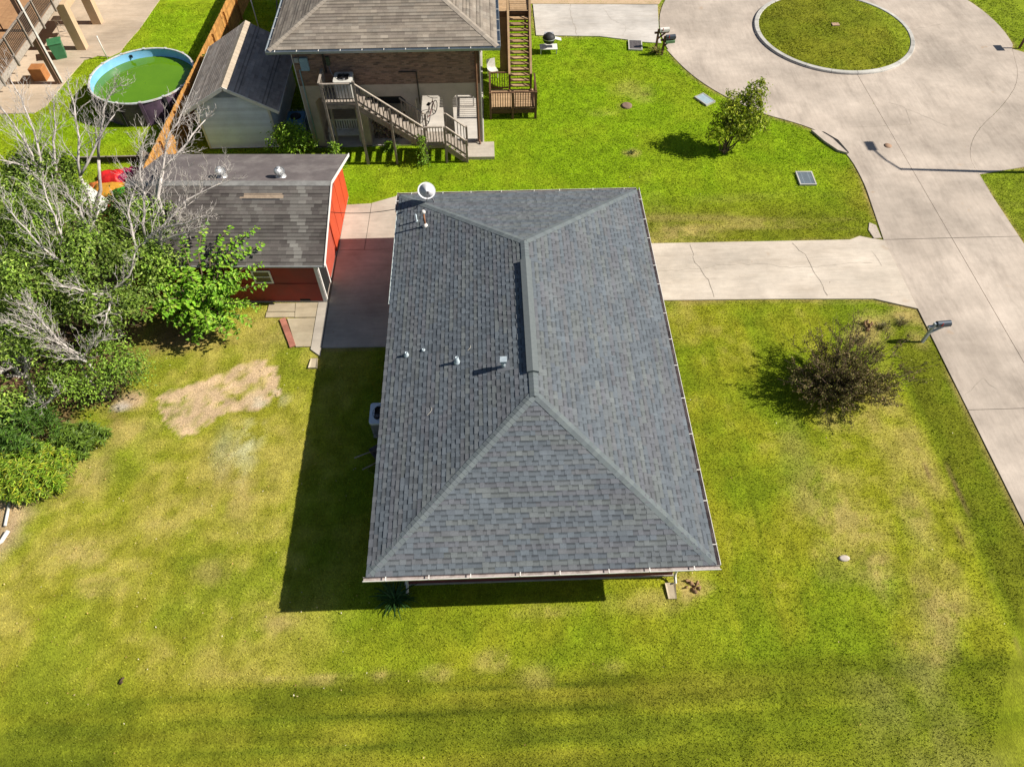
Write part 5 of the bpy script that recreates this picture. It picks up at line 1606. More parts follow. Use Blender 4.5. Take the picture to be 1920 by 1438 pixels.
# firewood stack
fw = thing("firewood_stack", "stacked split firewood under the brick house behind the stairs", "firewood", (-4.95, 31.75, .07))
m_log = mat("split_log", (.33,.26,.20), (.16,.12,.09), scale=9, rough=.95, vary=.35, bump=.3)
lg = MB().lathe([(.07,-.22),(.075,0),(.07,.22)], 7).mesh("log", m_log)
for r_ in range(9):
    for c in range(11):
        if random.random() < .08: continue
        o = link(bpy.data.objects.new("log", lg), fw)
        o.location = (-.8+.155*c+.07*(r_ % 2)+random.uniform(-.02,.02), random.uniform(-.05,.05), .08+.135*r_)
        o.rotation_euler = (R(90)+random.uniform(-.1,.1), random.uniform(0,6), random.uniform(-.1,.1)); k = random.uniform(.8,1.25); o.scale = (k, k, 1)
# white slatted bench
bn = thing("white_slatted_bench", "white slatted bench standing under the wooden landing", "bench", (-7.25, 31.55, .07))
for i in range(13): bx("back_slat", m_white, bn, -.72+.12*i-.03, -.72+.12*i+.03, .22, .245, .46, .92)
bx("top_rail", m_white, bn, -.78, .78, .21, .255, .92, .98); bx("low_rail", m_white, bn, -.78, .78, .21, .255, .40, .458)
for i in range(5): bx("seat_slat", m_white, bn, -.78, .78, -.28+.1*i, -.20+.1*i, .40, .425)
for x in (-.74, .74):
    for y in (-.24, .23): bx("leg", m_white, bn, x-.03, x+.03, y-.03, y+.03, 0, .398)
    bx("arm_rest", m_white, bn, x-.04, x+.04, -.28, .2, .62, .65)
# bicycle leaning inside
bk = thing("bicycle", "dark bicycle parked under the brick house behind the stair rail", "bicycle", (-3.0, 33.2, .07), R(70))
for x in (-.5, .5):
    w_ = MB(); w_.tube([(x+.33*math.cos(2*math.pi*i/24), 0, .33+.33*math.sin(2*math.pi*i/24)) for i in range(25)], .022, 6, False)
    for i in range(8): a = 2*math.pi*i/8; w_.tube([(x,0,.33),(x+.32*math.cos(a),0,.33+.32*math.sin(a))], .004, 3)
    w_.build("wheel", m_black, bk)
MB().tube([(-.5,0,.33),(-.18,0,.80),(.32,0,.82),(-.05,0,.30),(-.5,0,.33)], .018, 6).tube([(-.05,0,.30),(-.2,0,.92)], .018, 6).tube([(.5,0,.33),(.32,0,.82),(.29,0,.98)], .018, 6).build("frame", mat("maroon_paint", (.14,.02,.02)), bk)
MB().tube([(.34,-.28,1.0),(.28,-.1,.99),(.28,.1,.99),(.34,.28,1.0)], .014, 6).build("handlebar", m_iron, bk)
MB().cbox((-.22,0,.94),(.26,.15,.06)).build("saddle", m_black, bk, .02)
# pale table under the house
tb_ = thing("slatted_table", "pale slatted table in the sunlit space under the brick house", "table", (-1.25, 34.6, .07))
for i in range(7): bx("table_slat", m_trim, tb_, -.5, .5, -.48+.14*i, -.36+.14*i, .70, .73)
for x in (-.44, .44):
    for y in (-.42, .46): bx("leg", m_trim, tb_, x-.03, x+.03, y-.03, y+.03, 0, .698)
# white chair by the brown stairs
wc = thing("white_garden_chair", "white plastic chair between the brick house and the brown stairs", "chair", (.25, 37.1, 0), R(20))
bx("seat", m_white, wc, -.24,.24,-.24,.24,.40,.43); MB().cbox((0,.25,.66),(.48,.03,.46),Matrix.Rotation(-.15,3,'X')).build("backrest", m_white, wc)
for x in (-.21,.21):
    for y in (-.21,.21): bx("leg", m_white, wc, x-.02,x+.02,y-.02,y+.02,0,.398)
# charcoal grill on a stand
gr_ = thing("kettle_grill", "black covered grill on a pale stand at the lawn edge by the pale driveway", "grill", (3.5, 39.55, 0))
MB().lathe([(.05,.50),(.28,.58),(.36,.75),(.36,.82),(.30,.98),(.14,1.08),(.01,1.10)], 20).build("kettle", m_black, gr_)
MB().lathe([(.361,.80),(.372,.82),(.361,.84)], 20, cap=False).build("rim_band", m_galv, gr_)
MB().cbox((0,-.0,1.0),(.5,.34,.02),Matrix.Rotation(.5,3,'X')).build("foil_cover", m_galv, gr_)
bx("shelf", m_trim, gr_, -.5,.5,-.3,.3,.28,.31)
for x in (-.45,.45):
    for y in (-.25,.25): bx("leg", m_trim, gr_, x-.025,x+.025,y-.025,y+.025,0,.279)
MB().bar((.36,0,.80),(.7,0,.72),.3,.025).build("side_tray", m_trim, gr_)
# dark stairs beyond the white shed
dkst = thing("dark_side_stairs", "dark wooden stairs in the shade behind the white shed", "stairs", (0,0,0))
m_dk = mat("dark_stair_wood", (.055,.045,.045), (.04,.033,.033), scale=5, rough=.8)
for i in range(12):
    bx("tread", m_dk, dkst, -11.7, -10.1, 40.3+.26*i, 40.55+.26*i, .20+.2*i, .24+.2*i)
for x in (-11.75, -10.05): MB().bar((x,40.2,.0),(x,43.5,2.55),.05,.28).build("stringer", m_dk, dkst)
MB().bar((-11.8,40.2,1.05),(-11.8,43.5,3.55),.05,.06).build("handrail", m_wood_grey, dkst)
bx("cross_rail", m_wood_grey, dkst, -11.7,-10.0,39.9,39.95,1.0,1.05)
wpo = tag(MB().tube([(0,0,-.1),(0,0,3.4)], .03, 8).build("white_pole", m_white), "thin white pole standing behind the white shed roof", "pole"); wpo.location = (-13.0,40.9,0)
# green bin and rack at the left house
gb = thing("green_bin", "green plastic bin on the concrete under the raised deck", "bin", (-24.3, 40.0, .03), .4)
m_gbin = mat("green_plastic", (.05,.20,.09), (.04,.16,.07), rough=.4)
MB().add([(-.28,-.3,0),(.28,-.3,0),(.28,.3,0),(-.28,.3,0),(-.34,-.36,.85),(.34,-.36,.85),(.34,.36,.85),(-.34,.36,.85)],[(3,2,1,0),(0,1,5,4),(1,2,6,5),(2,3,7,6),(3,0,4,7)]).build("body", m_gbin, gb)
MB().cbox((0,0,.88),(.74,.78,.05)).build("lid", m_gbin, gb, .02)
rk = thing("white_drying_rack", "white metal rack standing between the tan columns of the deck house", "rack", (-24.6, 42.4, .03))
for x in (-.4,.4):
    MB().tube([(x,-.4,0),(x,-.1,1.0),(x,.4,0)], .02, 6).build("leg", m_white, rk)
bx("top_shelf", m_white, rk, -.5,.5,-.35,.15,1.0,1.03)
for z in (.3,.6): MB().tube([(-.4,-.3+.3*z,z),(.4,-.3+.3*z,z)], .014, 6).build("cross_bar", m_white, rk)
crt = tag(MB().box(-.35,.35,-.3,.3,0,.7).build("terracotta_crate", mat("orange_brown_crate", (.42,.18,.06), (.34,.14,.05), scale=4), None, .02), "orange brown crate on the concrete under the deck", "crate"); crt.location = (-24.6,37.75,.03)
dch = thing("deck_chair", "dark brown slatted chair on the raised deck", "chair", (-25.3, 37.3, 2.94), R(-50))
for i in range(6): bx("seat_slat", m_wood_brown, dch, -.3,.3,-.3+.1*i,-.22+.1*i,.36,.385)
for i in range(6): MB().bar((-.27+.108*i,.3,.38),(-.27+.108*i,.55,1.0),.08,.02,(0,1,0)).build("back_slat", m_wood_brown, dch)
for x in (-.3,.3):
    bx("arm_rest", m_wood_brown, dch, x-.05,x+.05,-.35,.35,.58,.605)
    for y in (-.3,.3): bx("leg", m_wood_brown, dch, x-.03,x+.03,y-.03,y+.03,0,.579)
# splash blocks, stump, stones
def splash(label, x, y, rz):
    o = MB()
    o.add([(-.13,-.25,0),(.13,-.25,0),(.17,.25,0),(-.17,.25,0),(-.13,-.25,.05),(.13,-.25,.05),(.17,.25,.09),(-.17,.25,.09),(-.08,-.25,.035),(.08,-.25,.035),(.10,.2,.05),(-.10,.2,.05)],
          [(0,1,5,4),(1,2,6,5),(2,3,7,6),(3,0,4,7),(4,8,11,7),(5,6,10,9),(8,9,10,11),(7,11,10,6),(4,5,9,8)])
    b_ = o.build("splash_block", m_pad); b_.location = (x, y, 0); b_.rotation_euler = (0,0,rz)
    tag(b_, label, "splash block", "splash blocks under the downspouts")
splash("concrete splash block under the right front downspout", 5.28, 7.78, 0)
splash("small concrete block at the corner of the carport slab", -7.1, 17.25, R(180))
m_stump = mat("rotten_stump", (.36,.22,.12), (.20,.12,.07), scale=8, rough=1, bump=.6, bscale=14, bdist=.05)
sp_ = MB()
for i in range(14):
    a = random.uniform(0, 6.28); r_ = random.uniform(.02,.26)
    sp_.tube([(r_*math.cos(a), r_*math.sin(a), -.03), ((r_+.06)*math.cos(a+.3), (r_+.06)*math.sin(a+.3), random.uniform(.02,.14))], [random.uniform(.04,.09), .015], 5)
sp = sp_.build("rotten_stump", m_stump); sp.location = (5.98,7.92,0); tag(sp, "rotten brown stump in the grass by the front right corner of the house", "stump")
st2 = MB()
for i in range(10):
    a = random.uniform(0, 6.28); r_ = random.uniform(.0,.2)
    st2.tube([(r_*math.cos(a), r_*math.sin(a), -.03), ((r_+.05)*math.cos(a), (r_+.05)*math.sin(a), random.uniform(.06,.22))], [random.uniform(.05,.1), .03], 6)
s2 = st2.build("broken_stump", m_stump); s2.location = (15.05,18.35,0); tag(s2, "pale broken stump on the bare spot behind the dark bush", "stump")
m_bark = mat("dark_twig", (.10,.065,.04), (.07,.045,.03), scale=9)
tw = tag(MB().tube([(0,0,.02),(.05,.10,.05),(.09,.16,.03)], .035, 6).tube([(.02,-.02,.02),(.10,.03,.06)], .025, 5).build("dropped_branch", m_bark), "small dark piece of branch lying in the near left lawn", "branch"); tw.location = (-11.25,5.62,0)
wpi = tag(MB().tube([(-16.95,9.9,.06),(-16.45,10.75,.06),(-16.62,11.6,.05)][1:], .05, 8).build("white_pipe", m_white), "white pipe lying by the leafy bed at the left edge", "pipe")
wpe = tag(MB().tube([(-16.9,9.75,.06),(-16.35,10.2,.07),(-16.25,10.55,.10)], .07, 8).build("white_elbow_pipe", m_white), "white bent pipe end below the leafy bed at the left edge", "pipe")
# fence post lantern / bin at the far right edge
rb_ = thing("kerbside_box", "small dark box on a post at the right edge of the turning circle", "mailbox", (30.75, 38.95, 0))
bx("post", m_wood_brown, rb_, -.05,.05,-.05,.05,-.1,.9); bx("box", m_mbox, rb_, -.12,.12,-.3,.3,.9,1.12,.02)
# ------------------------------------------------------------------ vegetation
m_leaf = attr_mat("leaf_green", rough=.55, spec=.35, fine=0.0, trans=.25)
m_leaf_dull = attr_mat("dull_leaf", rough=.85, spec=.15, fine=0.0, trans=.15)
m_deadbark = mat("bleached_grey_bark", (.60,.545,.51), (.38,.34,.315), scale=5, rough=.95, bump=.4, bscale=25)
m_brownbark = mat("brown_bark", (.17,.115,.08), (.10,.07,.05), scale=6, rough=.95, bump=.5, bscale=20)

def unit(v):
    return v/np.maximum(np.linalg.norm(v, axis=1, keepdims=True), 1e-9)
def leaf_mesh(name, P, N, D, L, Wd, col, m, parent, fold=.25):
    """P base points, N leaf normals, D pointing directions, L lengths, Wd widths"""
    n = len(P)
    D = unit(D - N*(D*N).sum(1, keepdims=True)); S = np.cross(N, D)
    v = np.empty((n, 4, 3), np.float32)
    v[:, 0] = P
    v[:, 1] = P + D*(L*.5)[:, None] + S*(Wd*.5)[:, None] + N*(Wd*fold)[:, None]
    v[:, 2] = P + D*L[:, None] - N*(L*.12)[:, None]
    v[:, 3] = P + D*(L*.5)[:, None] - S*(Wd*.5)[:, None] + N*(Wd*fold)[:, None]
    b = np.arange(n)*4
    f = np.concatenate([np.stack([b, b+1, b+2], 1), np.stack([b, b+2, b+3], 1)])
    o = link(bpy.data.objects.new(name, np_mesh(name, v.reshape(-1, 3), f, np.repeat(col, 4, 0), m)), parent)
    return o
def rand_dirs(n, rs):
    return unit(rs.normal(size=(n, 3)))
def mixcol(pal, n, rs, tone=.22):
    pal = np.array(pal); w = rs.random((n, 1)); i = rs.integers(0, len(pal), n); j = rs.integers(0, len(pal), n)
    return (pal[i]*w+pal[j]*(1-w))*np.clip(rs.normal(1, tone, (n, 1)), .45, 1.8)

def crown(parent, blobs, n_per, L, W, pal, seed, m=None, clump=.34, name="crown", up=.55, droop=0.0, origin=(0,0,0), nclump=26, shell=1.0):
    """leaves gathered in small clumps on the outside of each lobe, with gaps between"""
    rs = np.random.default_rng(seed)
    Ps, Ns, Ds, Cs = [], [], [], []
    for (cx, cy, cz, r) in blobs:
        k = int(nclump*(r/1.2)**2)+6
        d = rand_dirs(k, rs); d[:, 2] = np.abs(d[:, 2])*1.1-.35; d = unit(d)
        rad = r*shell*rs.uniform(.55, 1.08, (k, 1))
        cc = np.array([cx, cy, cz])+d*rad*np.array([1, 1, .8])
        tone = np.clip(rs.normal(1.05, .32, k), .45, 1.8)
        nl = int(n_per*r*r/k)
        for c, dd, tn in zip(cc, d, tone):
            q = rs.normal(size=(nl, 3))*clump*np.array([1, 1, .6])*rs.uniform(.7, 1.25)
            p = c+q
            nn = unit(unit(q)*.6+dd*.6+np.array([0, 0, up])+rs.normal(size=(nl, 3))*.45)
            di = unit(q+dd*.3+rs.normal(size=(nl, 3))*.3-np.array([0, 0, droop]))
            Ps.append(p); Ns.append(nn); Ds.append(di); Cs.append(mixcol(pal, nl, rs)*tn)
    P, N, D, Cc = map(np.concatenate, (Ps, Ns, Ds, Cs))
    n = len(P)
    P = P-np.array(origin)
    ok = P[:, 2]+origin[2] > .02
    P, N, D, Cc = P[ok], N[ok], D[ok], Cc[ok]; n = len(P)
    return leaf_mesh(name, P, N, D, rs.uniform(.7, 1.25, n)*L, rs.uniform(.75, 1.2, n)*W, Cc, m or m_leaf, parent)

def branch_path(a, b, n, wob, rs):
    a, b = Vector(a), Vector(b); L = (b-a).length
    pts = [a]
    for i in range(1, n):
        t = i/n
        pts.append(a.lerp(b, t)+Vector((rs.uniform(-1,1), rs.uniform(-1,1), rs.uniform(-.6,1)))*wob*L*math.sin(math.pi*t))
    return pts+[b]
def twigs(mb, pts, r0, depth, rs, spread=.75, nside=3, upb=.35, minr=.007, every=1, lenf=.5):
    """side branches along a limb, getting finer; at most depth levels"""
    L = sum((pts[i+1]-pts[i]).length for i in range(len(pts)-1))
    for i in range(1, len(pts)):
        t = i/(len(pts)-1)
        base = pts[i]; d = (pts[i]-pts[i-1]).normalized()
        for k in range(nside if i < len(pts)-1 else nside+1):
            side = Vector((rs.gauss(0,1), rs.gauss(0,1), rs.gauss(0,1)))
            side = (side-d*side.dot(d)).normalized()
            dv = (d*rs.uniform(.5,1.0)+side*spread*rs.uniform(.5,1.1)+Vector((0,0,upb))).normalized()
            ln = L*lenf*rs.uniform(.45,1.0)*(1.0-.45*t)
            r = max(minr, r0*(1-.7*t)*.5)
            q = branch_path(base, base+dv*ln, 4, .10, rs)
            # curl the tip upwards
            q[-1] = q[-1]+Vector((0,0,ln*.10)); 
            mb.tube(q, [r, r*.85, r*.7, r*.55, minr*.55], 4 if r < .02 else 5, False, True)
            if depth > 1:
                twigs(mb, q, r, depth-1, rs, spread, max(2, nside-1), upb, minr, 1, .55)

def dead_tree(label, base, limbs, seed, trunk_r=.12, depth=2, nside=3, m=None):
    """leafless tree: trunk from the ground to the fork, limbs, then twigs"""
    rs = random.Random(seed)
    t = thing("bare_tree", label, "tree", (base[0], base[1], 0), 0, "leafless grey trees on the left")
    B = Vector((base[0], base[1], 0))
    starts = []
    for l in limbs:
        s = Vector(l[0])-B
        if all((s-q).length > .25 for q in starts): starts.append(s)
    tr = MB()
    for s in starts:
        p = branch_path((rs.uniform(-.05,.05), rs.uniform(-.05,.05), -.1), s, 5, .05, rs)
        tr.tube(p, [trunk_r, trunk_r*.9, trunk_r*.78, trunk_r*.66, trunk_r*.56, trunk_r*.5], 8)
    tr.build("trunk", m or m_deadbark, t)
    for l in limbs:
        pts = [Vector(q)-B for q in l]
        r0 = trunk_r*.42
        fine = []
        for a, b in zip(pts[:-1], pts[1:]):
            fine += branch_path(a, b, 3, .05, rs)[:-1]
        fine.append(pts[-1])
        n = len(fine)
        lb = MB()
        lb.tube(fine, [r0*(1-.72*i/(n-1))+.006 for i in range(n)], 6)
        twigs(lb, fine, r0*.75, depth, rs, .8, nside, .30, .0075)
        lb.build("limb", m or m_deadbark, t)
    return t

OAK = [(.130,.215,.022),(.170,.270,.030),(.215,.315,.042),(.085,.155,.016),(.29,.37,.075)]
T1 = [(-18.87,25.09,3.2,1.5),(-17.35,23.4,3.0,1.25),(-14.29,22.29,3.2,1.25),(-17.13,21.10,3.8,1.6),(-14.81,19.65,3.8,1.5),(-13.46,20.11,3.0,1.15),(-16.32,18.31,3.7,1.55),(-14.34,17.69,3.2,1.25),(-13.40,18.23,2.5,1.0),(-16.31,16.55,3.0,1.3),(-13.34,22.41,2.8,.95),(-12.9,20.13,2.5,.9),(-19.45,23.0,3.3,1.6)]
def leafy_tree(name, label, base, blobs, n_per, L, W, pal, seed, trunk_r, cat="tree", group=None, bark=None, **k):
    t = thing(name, label, cat, (base[0], base[1], 0), 0, group)
    rs = random.Random(seed)
    tr = MB()
    for (cx, cy, cz, r) in blobs:
        e = Vector((cx-base[0], cy-base[1], cz-.15*r))
        p = branch_path((rs.uniform(-.06,.06), rs.uniform(-.06,.06), -.1), e, 5, .08, rs)
        tr.tube(p, [trunk_r*x for x in (1, .8, .6, .45, .32, .2)], 7)
        for q in range(4):
            d = Vector((rs.gauss(0,1), rs.gauss(0,1), rs.gauss(.4,.6))).normalized()*r*.8
            tr.tube(branch_path(p[3], e+d, 3, .1, rs), [trunk_r*.35, trunk_r*.25, trunk_r*.15, trunk_r*.08], 5)
    tr.build("trunk", bark or m_brownbark, t)
    crown(t, blobs, n_per, L, W, pal, seed, origin=(base[0], base[1], 0), **k)
    return t
# the evergreen mass on the left is three trees
leafy_tree("evergreen_tree", "dark evergreen tree beside the coloured cloths at the far left", (-17.6,23.6), [T1[i] for i in (0,1,12)]+[(-19.6,25.6,2.6,1.3),(-18.2,25.9,2.4,.9)], 1500, .14, .075, OAK, 1, .16, group="evergreen trees on the left", nclump=17, clump=.27, shell=.82)
leafy_tree("evergreen_tree", "dark evergreen tree overhanging the left end of the red shed", (-14.2,21.0), [T1[i] for i in (2,5,10,11)]+[(-13.9,21.2,2.3,1.0)], 1500, .14, .075, OAK, 2, .15, group="evergreen trees on the left", nclump=17, clump=.27, shell=.82)
leafy_tree("evergreen_tree", "large dark evergreen tree in front of the others at the left edge", (-15.8,18.9), [T1[i] for i in (3,4,6,7,8,9)]+[(-18.2,19.0,3.2,1.5),(-18.0,16.6,2.6,1.2),(-18.9,21.2,3.4,1.4)], 1500, .14, .075, OAK, 3, .2, group="evergreen trees on the left", nclump=17, clump=.27, shell=.82)
leafy_tree("low_evergreen_tree", "small rounded evergreen nearest the bare soil patch", (-14.5,15.9), [(-14.12,16.49,1.7,.95),(-14.72,15.6,1.3,.85),(-13.6,16.2,1.2,.85),(-15.5,15.95,1.7,.85)], 1500, .12, .06, [(.15,.25,.026),(.19,.30,.032),(.23,.335,.045),(.11,.19,.02)], 4, .10, group="evergreen trees on the left", nclump=34, clump=.26)
leafy_tree("evergreen_tree", "shaded evergreen shrub mass at the left edge below the others", (-18.6,15.0), [(-18.6,15.2,2.0,1.3),(-19.6,17.6,2.6,1.5),(-17.6,14.6,1.4,.9)], 1000, .15, .07, OAK, 5, .14, group="evergreen trees on the left")
# leafless trees standing among them
dead_tree("tall leafless grey tree in front of the pool", (-17.7,24.3), [
 [(-18.30,24.57,3.2),(-18.42,25.04,4.2),(-18.85,25.67,5.0),(-19.34,26.22,5.6)], [(-18.30,24.57,3.2),(-18.04,25.16,4.6),(-18.62,26.51,5.4),(-19.16,27.44,6.0)],
 [(-17.94,24.80,3.2),(-17.64,25.36,4.2),(-17.40,25.98,5.0),(-17.36,26.52,5.6)], [(-16.96,24.93,3.2),(-16.59,25.61,4.5),(-16.59,26.44,5.4),(-16.87,27.12,5.8)],
 [(-16.34,25.70,3.4),(-15.63,25.85,4.8),(-15.23,26.44,5.6),(-14.82,26.72,6.0)], [(-16.96,24.93,3.2),(-15.89,25.72,4.4),(-15.01,26.14,5.2)], [(-18.30,24.57,3.2),(-18.81,24.64,4.0),(-19.14,24.18,4.6)]], 31, nside=2)
dead_tree("leafless grey tree spreading over the red shed roof", (-13.6,21.2), [
 [(-13.39,20.33,3.2),(-12.29,20.63,4.0),(-11.30,21.52,4.6),(-9.95,21.98,5.0)], [(-13.30,21.12,3.2),(-12.99,21.67,4.4),(-13.00,22.36,5.2),(-12.88,23.29,5.8)],
 [(-13.39,23.0,3.3),(-12.77,23.56,4.4),(-12.46,24.12,5.2),(-11.90,25.11,5.8)], [(-12.29,20.63,4.0),(-11.22,20.43,4.4),(-10.30,20.37,4.8)][0:3], [(-12.97,20.94,3.0),(-11.69,20.77,3.6),(-10.85,20.73,4.0)],
 [(-13.39,20.33,3.2),(-13.57,21.33,4.2),(-13.24,22.11,4.8)], [(-12.77,23.56,4.4),(-11.81,24.38,5.0),(-11.16,25.34,5.4)]], 32)
dead_tree("leafless grey tree rising through the front evergreen", (-15.0,18.9), [
 [(-15.16,18.86,3.4),(-15.41,18.92,4.4),(-16.27,19.65,5.0),(-16.88,20.22,5.6)], [(-15.16,18.86,3.4),(-15.32,19.79,4.6),(-15.44,20.27,5.4),(-15.84,21.23,5.8)],
 [(-15.00,19.95,3.4),(-14.64,20.21,4.2),(-14.76,20.72,5.0),(-15.26,21.13,5.4)], [(-15.00,19.95,3.4),(-14.65,20.49,4.2),(-14.22,20.80,4.8)],
 [(-13.99,18.54,2.9),(-14.05,17.78,3.6),(-14.32,17.53,4.2),(-14.51,17.23,4.6)], [(-13.99,18.54,2.9),(-13.51,17.36,3.3),(-13.26,16.39,3.6)], [(-13.99,18.54,2.9),(-13.11,18.79,3.5),(-12.65,19.03,4.3)]], 33, nside=2)
dead_tree("leafless grey tree at the left edge of the evergreens", (-17.3,18.2), [[(-17.36,18.92,3.2),(-17.27,18.87,4.4),(-17.18,19.04,5.2)], [(-17.36,18.92,3.2),(-17.8,19.4,4.6),(-18.3,20.2,5.4)], [(-17.36,18.92,3.2),(-17.9,18.2,4.3),(-18.4,17.8,5.0)]], 34)
dead_tree("low leafless grey tree over the small rounded evergreen", (-14.7,15.9), [
 [(-14.45,16.05,1.9),(-14.87,16.00,2.9),(-15.32,16.11,3.5),(-15.91,16.13,4.1)], [(-14.45,16.05,1.9),(-15.02,16.19,3.1),(-15.33,16.47,3.9),(-15.53,16.65,4.3)], [(-14.87,16.19,1.9),(-14.04,16.25,2.7),(-13.37,16.13,3.1)]], 35, .09)
dead_tree("thick broken grey trunk with bare limbs at the left edge", (-17.1,15.7), [
 [(-16.95,15.95,1.2),(-16.79,16.32,1.9),(-16.62,16.42,2.6),(-16.85,16.02,3.2)], [(-16.95,15.95,1.2),(-16.73,15.71,2.3),(-16.68,15.03,2.9)], [(-17.0,15.6,.8),(-16.02,14.88,1.1),(-15.31,15.06,1.7)]], 36, .2)

# bright broad-leaved tree in front of the red shed: arching shoots with rows of leaves
ft = thing("broad_leaved_tree", "bright green broad-leaved tree in front of the red shed", "tree", (-11.35,19.35,0))
FIG = [(.17,.37,.018),(.22,.44,.024),(.27,.49,.036),(.12,.28,.016),(.37,.52,.055)]
rs = np.random.default_rng(41); rsp = random.Random(41)
stem = MB(); Ps, Ns, Ds, Ls_, Cs = [], [], [], [], []
ends = []
for i in range(64):
    a = rsp.uniform(0, 2*math.pi); rr_ = rsp.uniform(.4, 1.85); h = rsp.uniform(1.1, 3.2)-.35*rr_
    ends.append((rr_*math.cos(a)*1.05, rr_*math.sin(a)*.95, h))
ends += [(2.5,.9,2.5),(2.45,1.7,2.8),(2.2,2.3,3.1),(2.6,.2,2.0),(2.3,-.4,1.5),(1.55,2.0,3.0),(1.9,1.4,2.9),(2.15,.4,2.4),(1.75,-.5,1.6),(.3,2.3,3.4),(-.6,1.9,3.2),(2.0,-.9,1.2),(1.1,2.3,3.1),(-1.6,.6,2.2),(-1.5,-.5,1.6)]
for (ex, ey, ez) in ends:
    mid = Vector((ex*.45, ey*.45, ez*.75+.35)); e = Vector((ex, ey, max(.35, ez)))
    pts = [Vector((rsp.uniform(-.1,.1), rsp.uniform(-.1,.1), -.05)), Vector((ex*.15, ey*.15, ez*.42)), mid, mid.lerp(e, .5)+Vector((0,0,.12)), e]
    stem.tube(pts, [.045,.035,.022,.014,.006], 5)
    nl = 58
    for j in range(nl):
        t = .30+.70*j/(nl-1); s_ = t*4; k = min(3, int(s_)); p = pts[k].lerp(pts[k+1], s_-k)
        d = (pts[k+1]-pts[k]).normalized(); side = d.cross(Vector((0,0,1))).normalized()*(1 if j % 2 else -1)
        Ps.append(tuple(p+Vector((rsp.gauss(0,.05), rsp.gauss(0,.05), rsp.gauss(0,.05)))))
        Ds.append(tuple(side+d*.35+Vector((rsp.gauss(0,.25), rsp.gauss(0,.25), -.25)))); Ns.append(tuple(Vector((rsp.gauss(0,.35)+side.x*.25, rsp.gauss(0,.35)+side.y*.25, 1)).normalized()))
        Ls_.append(rsp.uniform(.16,.29)*(1-.3*t))
n = len(Ps)
stem.build("stems", m_brownbark, ft)
leaf_mesh("crown", np.array(Ps), unit(np.array(Ns)), np.array(Ds), np.array(Ls_), np.array(Ls_)*.66, mixcol(FIG, n, rs, .18), m_leaf, ft, .12)

# round-headed small tree on the neighbour's lawn
leafy_tree("small_lawn_tree", "small upright green tree with a leaning trunk on the neighbour's lawn", (11.6,29.8),
  [(11.9,30.2,1.5,.62),(12.5,30.35,1.75,.62),(11.3,30.0,1.35,.50),(12.65,30.75,2.35,.50),(12.0,30.6,2.15,.5),(11.35,30.35,1.95,.45),(12.8,30.85,2.85,.34),(13.0,30.2,1.35,.45),(12.3,30.0,.95,.45),(11.0,29.9,1.0,.3),(11.6,30.5,2.6,.25)],
  2000, .17, .075, [(.26,.34,.018),(.32,.40,.022),(.38,.44,.03),(.17,.24,.014),(.42,.45,.04)], 51, .05, clump=.15, nclump=30, up=.35)

# half-dead dark bush on the right lawn: twigs fan out from the base
db = thing("half_dead_bush", "dark half-dead bush with sparse brown leaves on the right lawn", "bush", (12.80,15.10,0))
rsp = random.Random(61); rs = np.random.default_rng(61)
tw_ = MB(); Ps, Ds = [], []
for i in range(150):
    a = rsp.uniform(0, 2*math.pi); el = rsp.uniform(.30, 1.35)
    ln = rsp.uniform(1.2, 2.6)*(1.0+.20*math.cos(a-.9))
    e = Vector((math.cos(a)*math.cos(el)*ln*1.30+.28*math.sin(el), math.sin(a)*math.cos(el)*ln*1.08+.30*math.sin(el), math.sin(el)*ln*1.12))
    p = branch_path((rsp.uniform(-.12,.12), rsp.uniform(-.12,.12), 0), e, 5, .07, rsp)
    tw_.tube(p, [.020,.015,.012,.010,.008,.004], 4, False)
    for q in range(5):
        b0 = p[2+q % 3]; d = (e.normalized()+Vector((rsp.gauss(0,.5), rsp.gauss(0,.5), rsp.gauss(0,.35)))).normalized()*rsp.uniform(.25,.6)
        pp_ = branch_path(b0, b0+d, 3, .1, rsp)
        tw_.tube(pp_, [.009,.007,.005,.003], 4, False)
        for w in range(26):
            s_ = rsp.uniform(.15,1)*3; k = min(2, int(s_)); Ps.append(tuple(pp_[k].lerp(pp_[k+1], s_-k)+Vector((rsp.gauss(0,.035), rsp.gauss(0,.035), rsp.gauss(0,.035))))); Ds.append((d.x, d.y, d.z))
    for w in range(10):
        s_ = rsp.uniform(1.5,5); k = min(4, int(s_)); Ps.append(tuple(p[k].lerp(p[k+1], s_-k)+Vector((rsp.gauss(0,.05), rsp.gauss(0,.05), rsp.gauss(0,.05))))); Ds.append((e.x, e.y, e.z))
tw_.build("twigs", mat("dark_bush_twig", (.14,.095,.07), (.09,.06,.05), scale=8, rough=.95), db)
n = len(Ps)
leaf_mesh("leaves", np.array(Ps), rand_dirs(n, rs)*np.array([1,1,1.2]), np.array(Ds)+rs.normal(size=(n,3))*.5, rs.uniform(.04,.095,n), rs.uniform(.024,.05,n),
          mixcol([(.22,.15,.08),(.25,.205,.065),(.18,.19,.045),(.33,.24,.14),(.12,.10,.04),(.26,.28,.065)], n, rs, .35), m_leaf_dull, db)

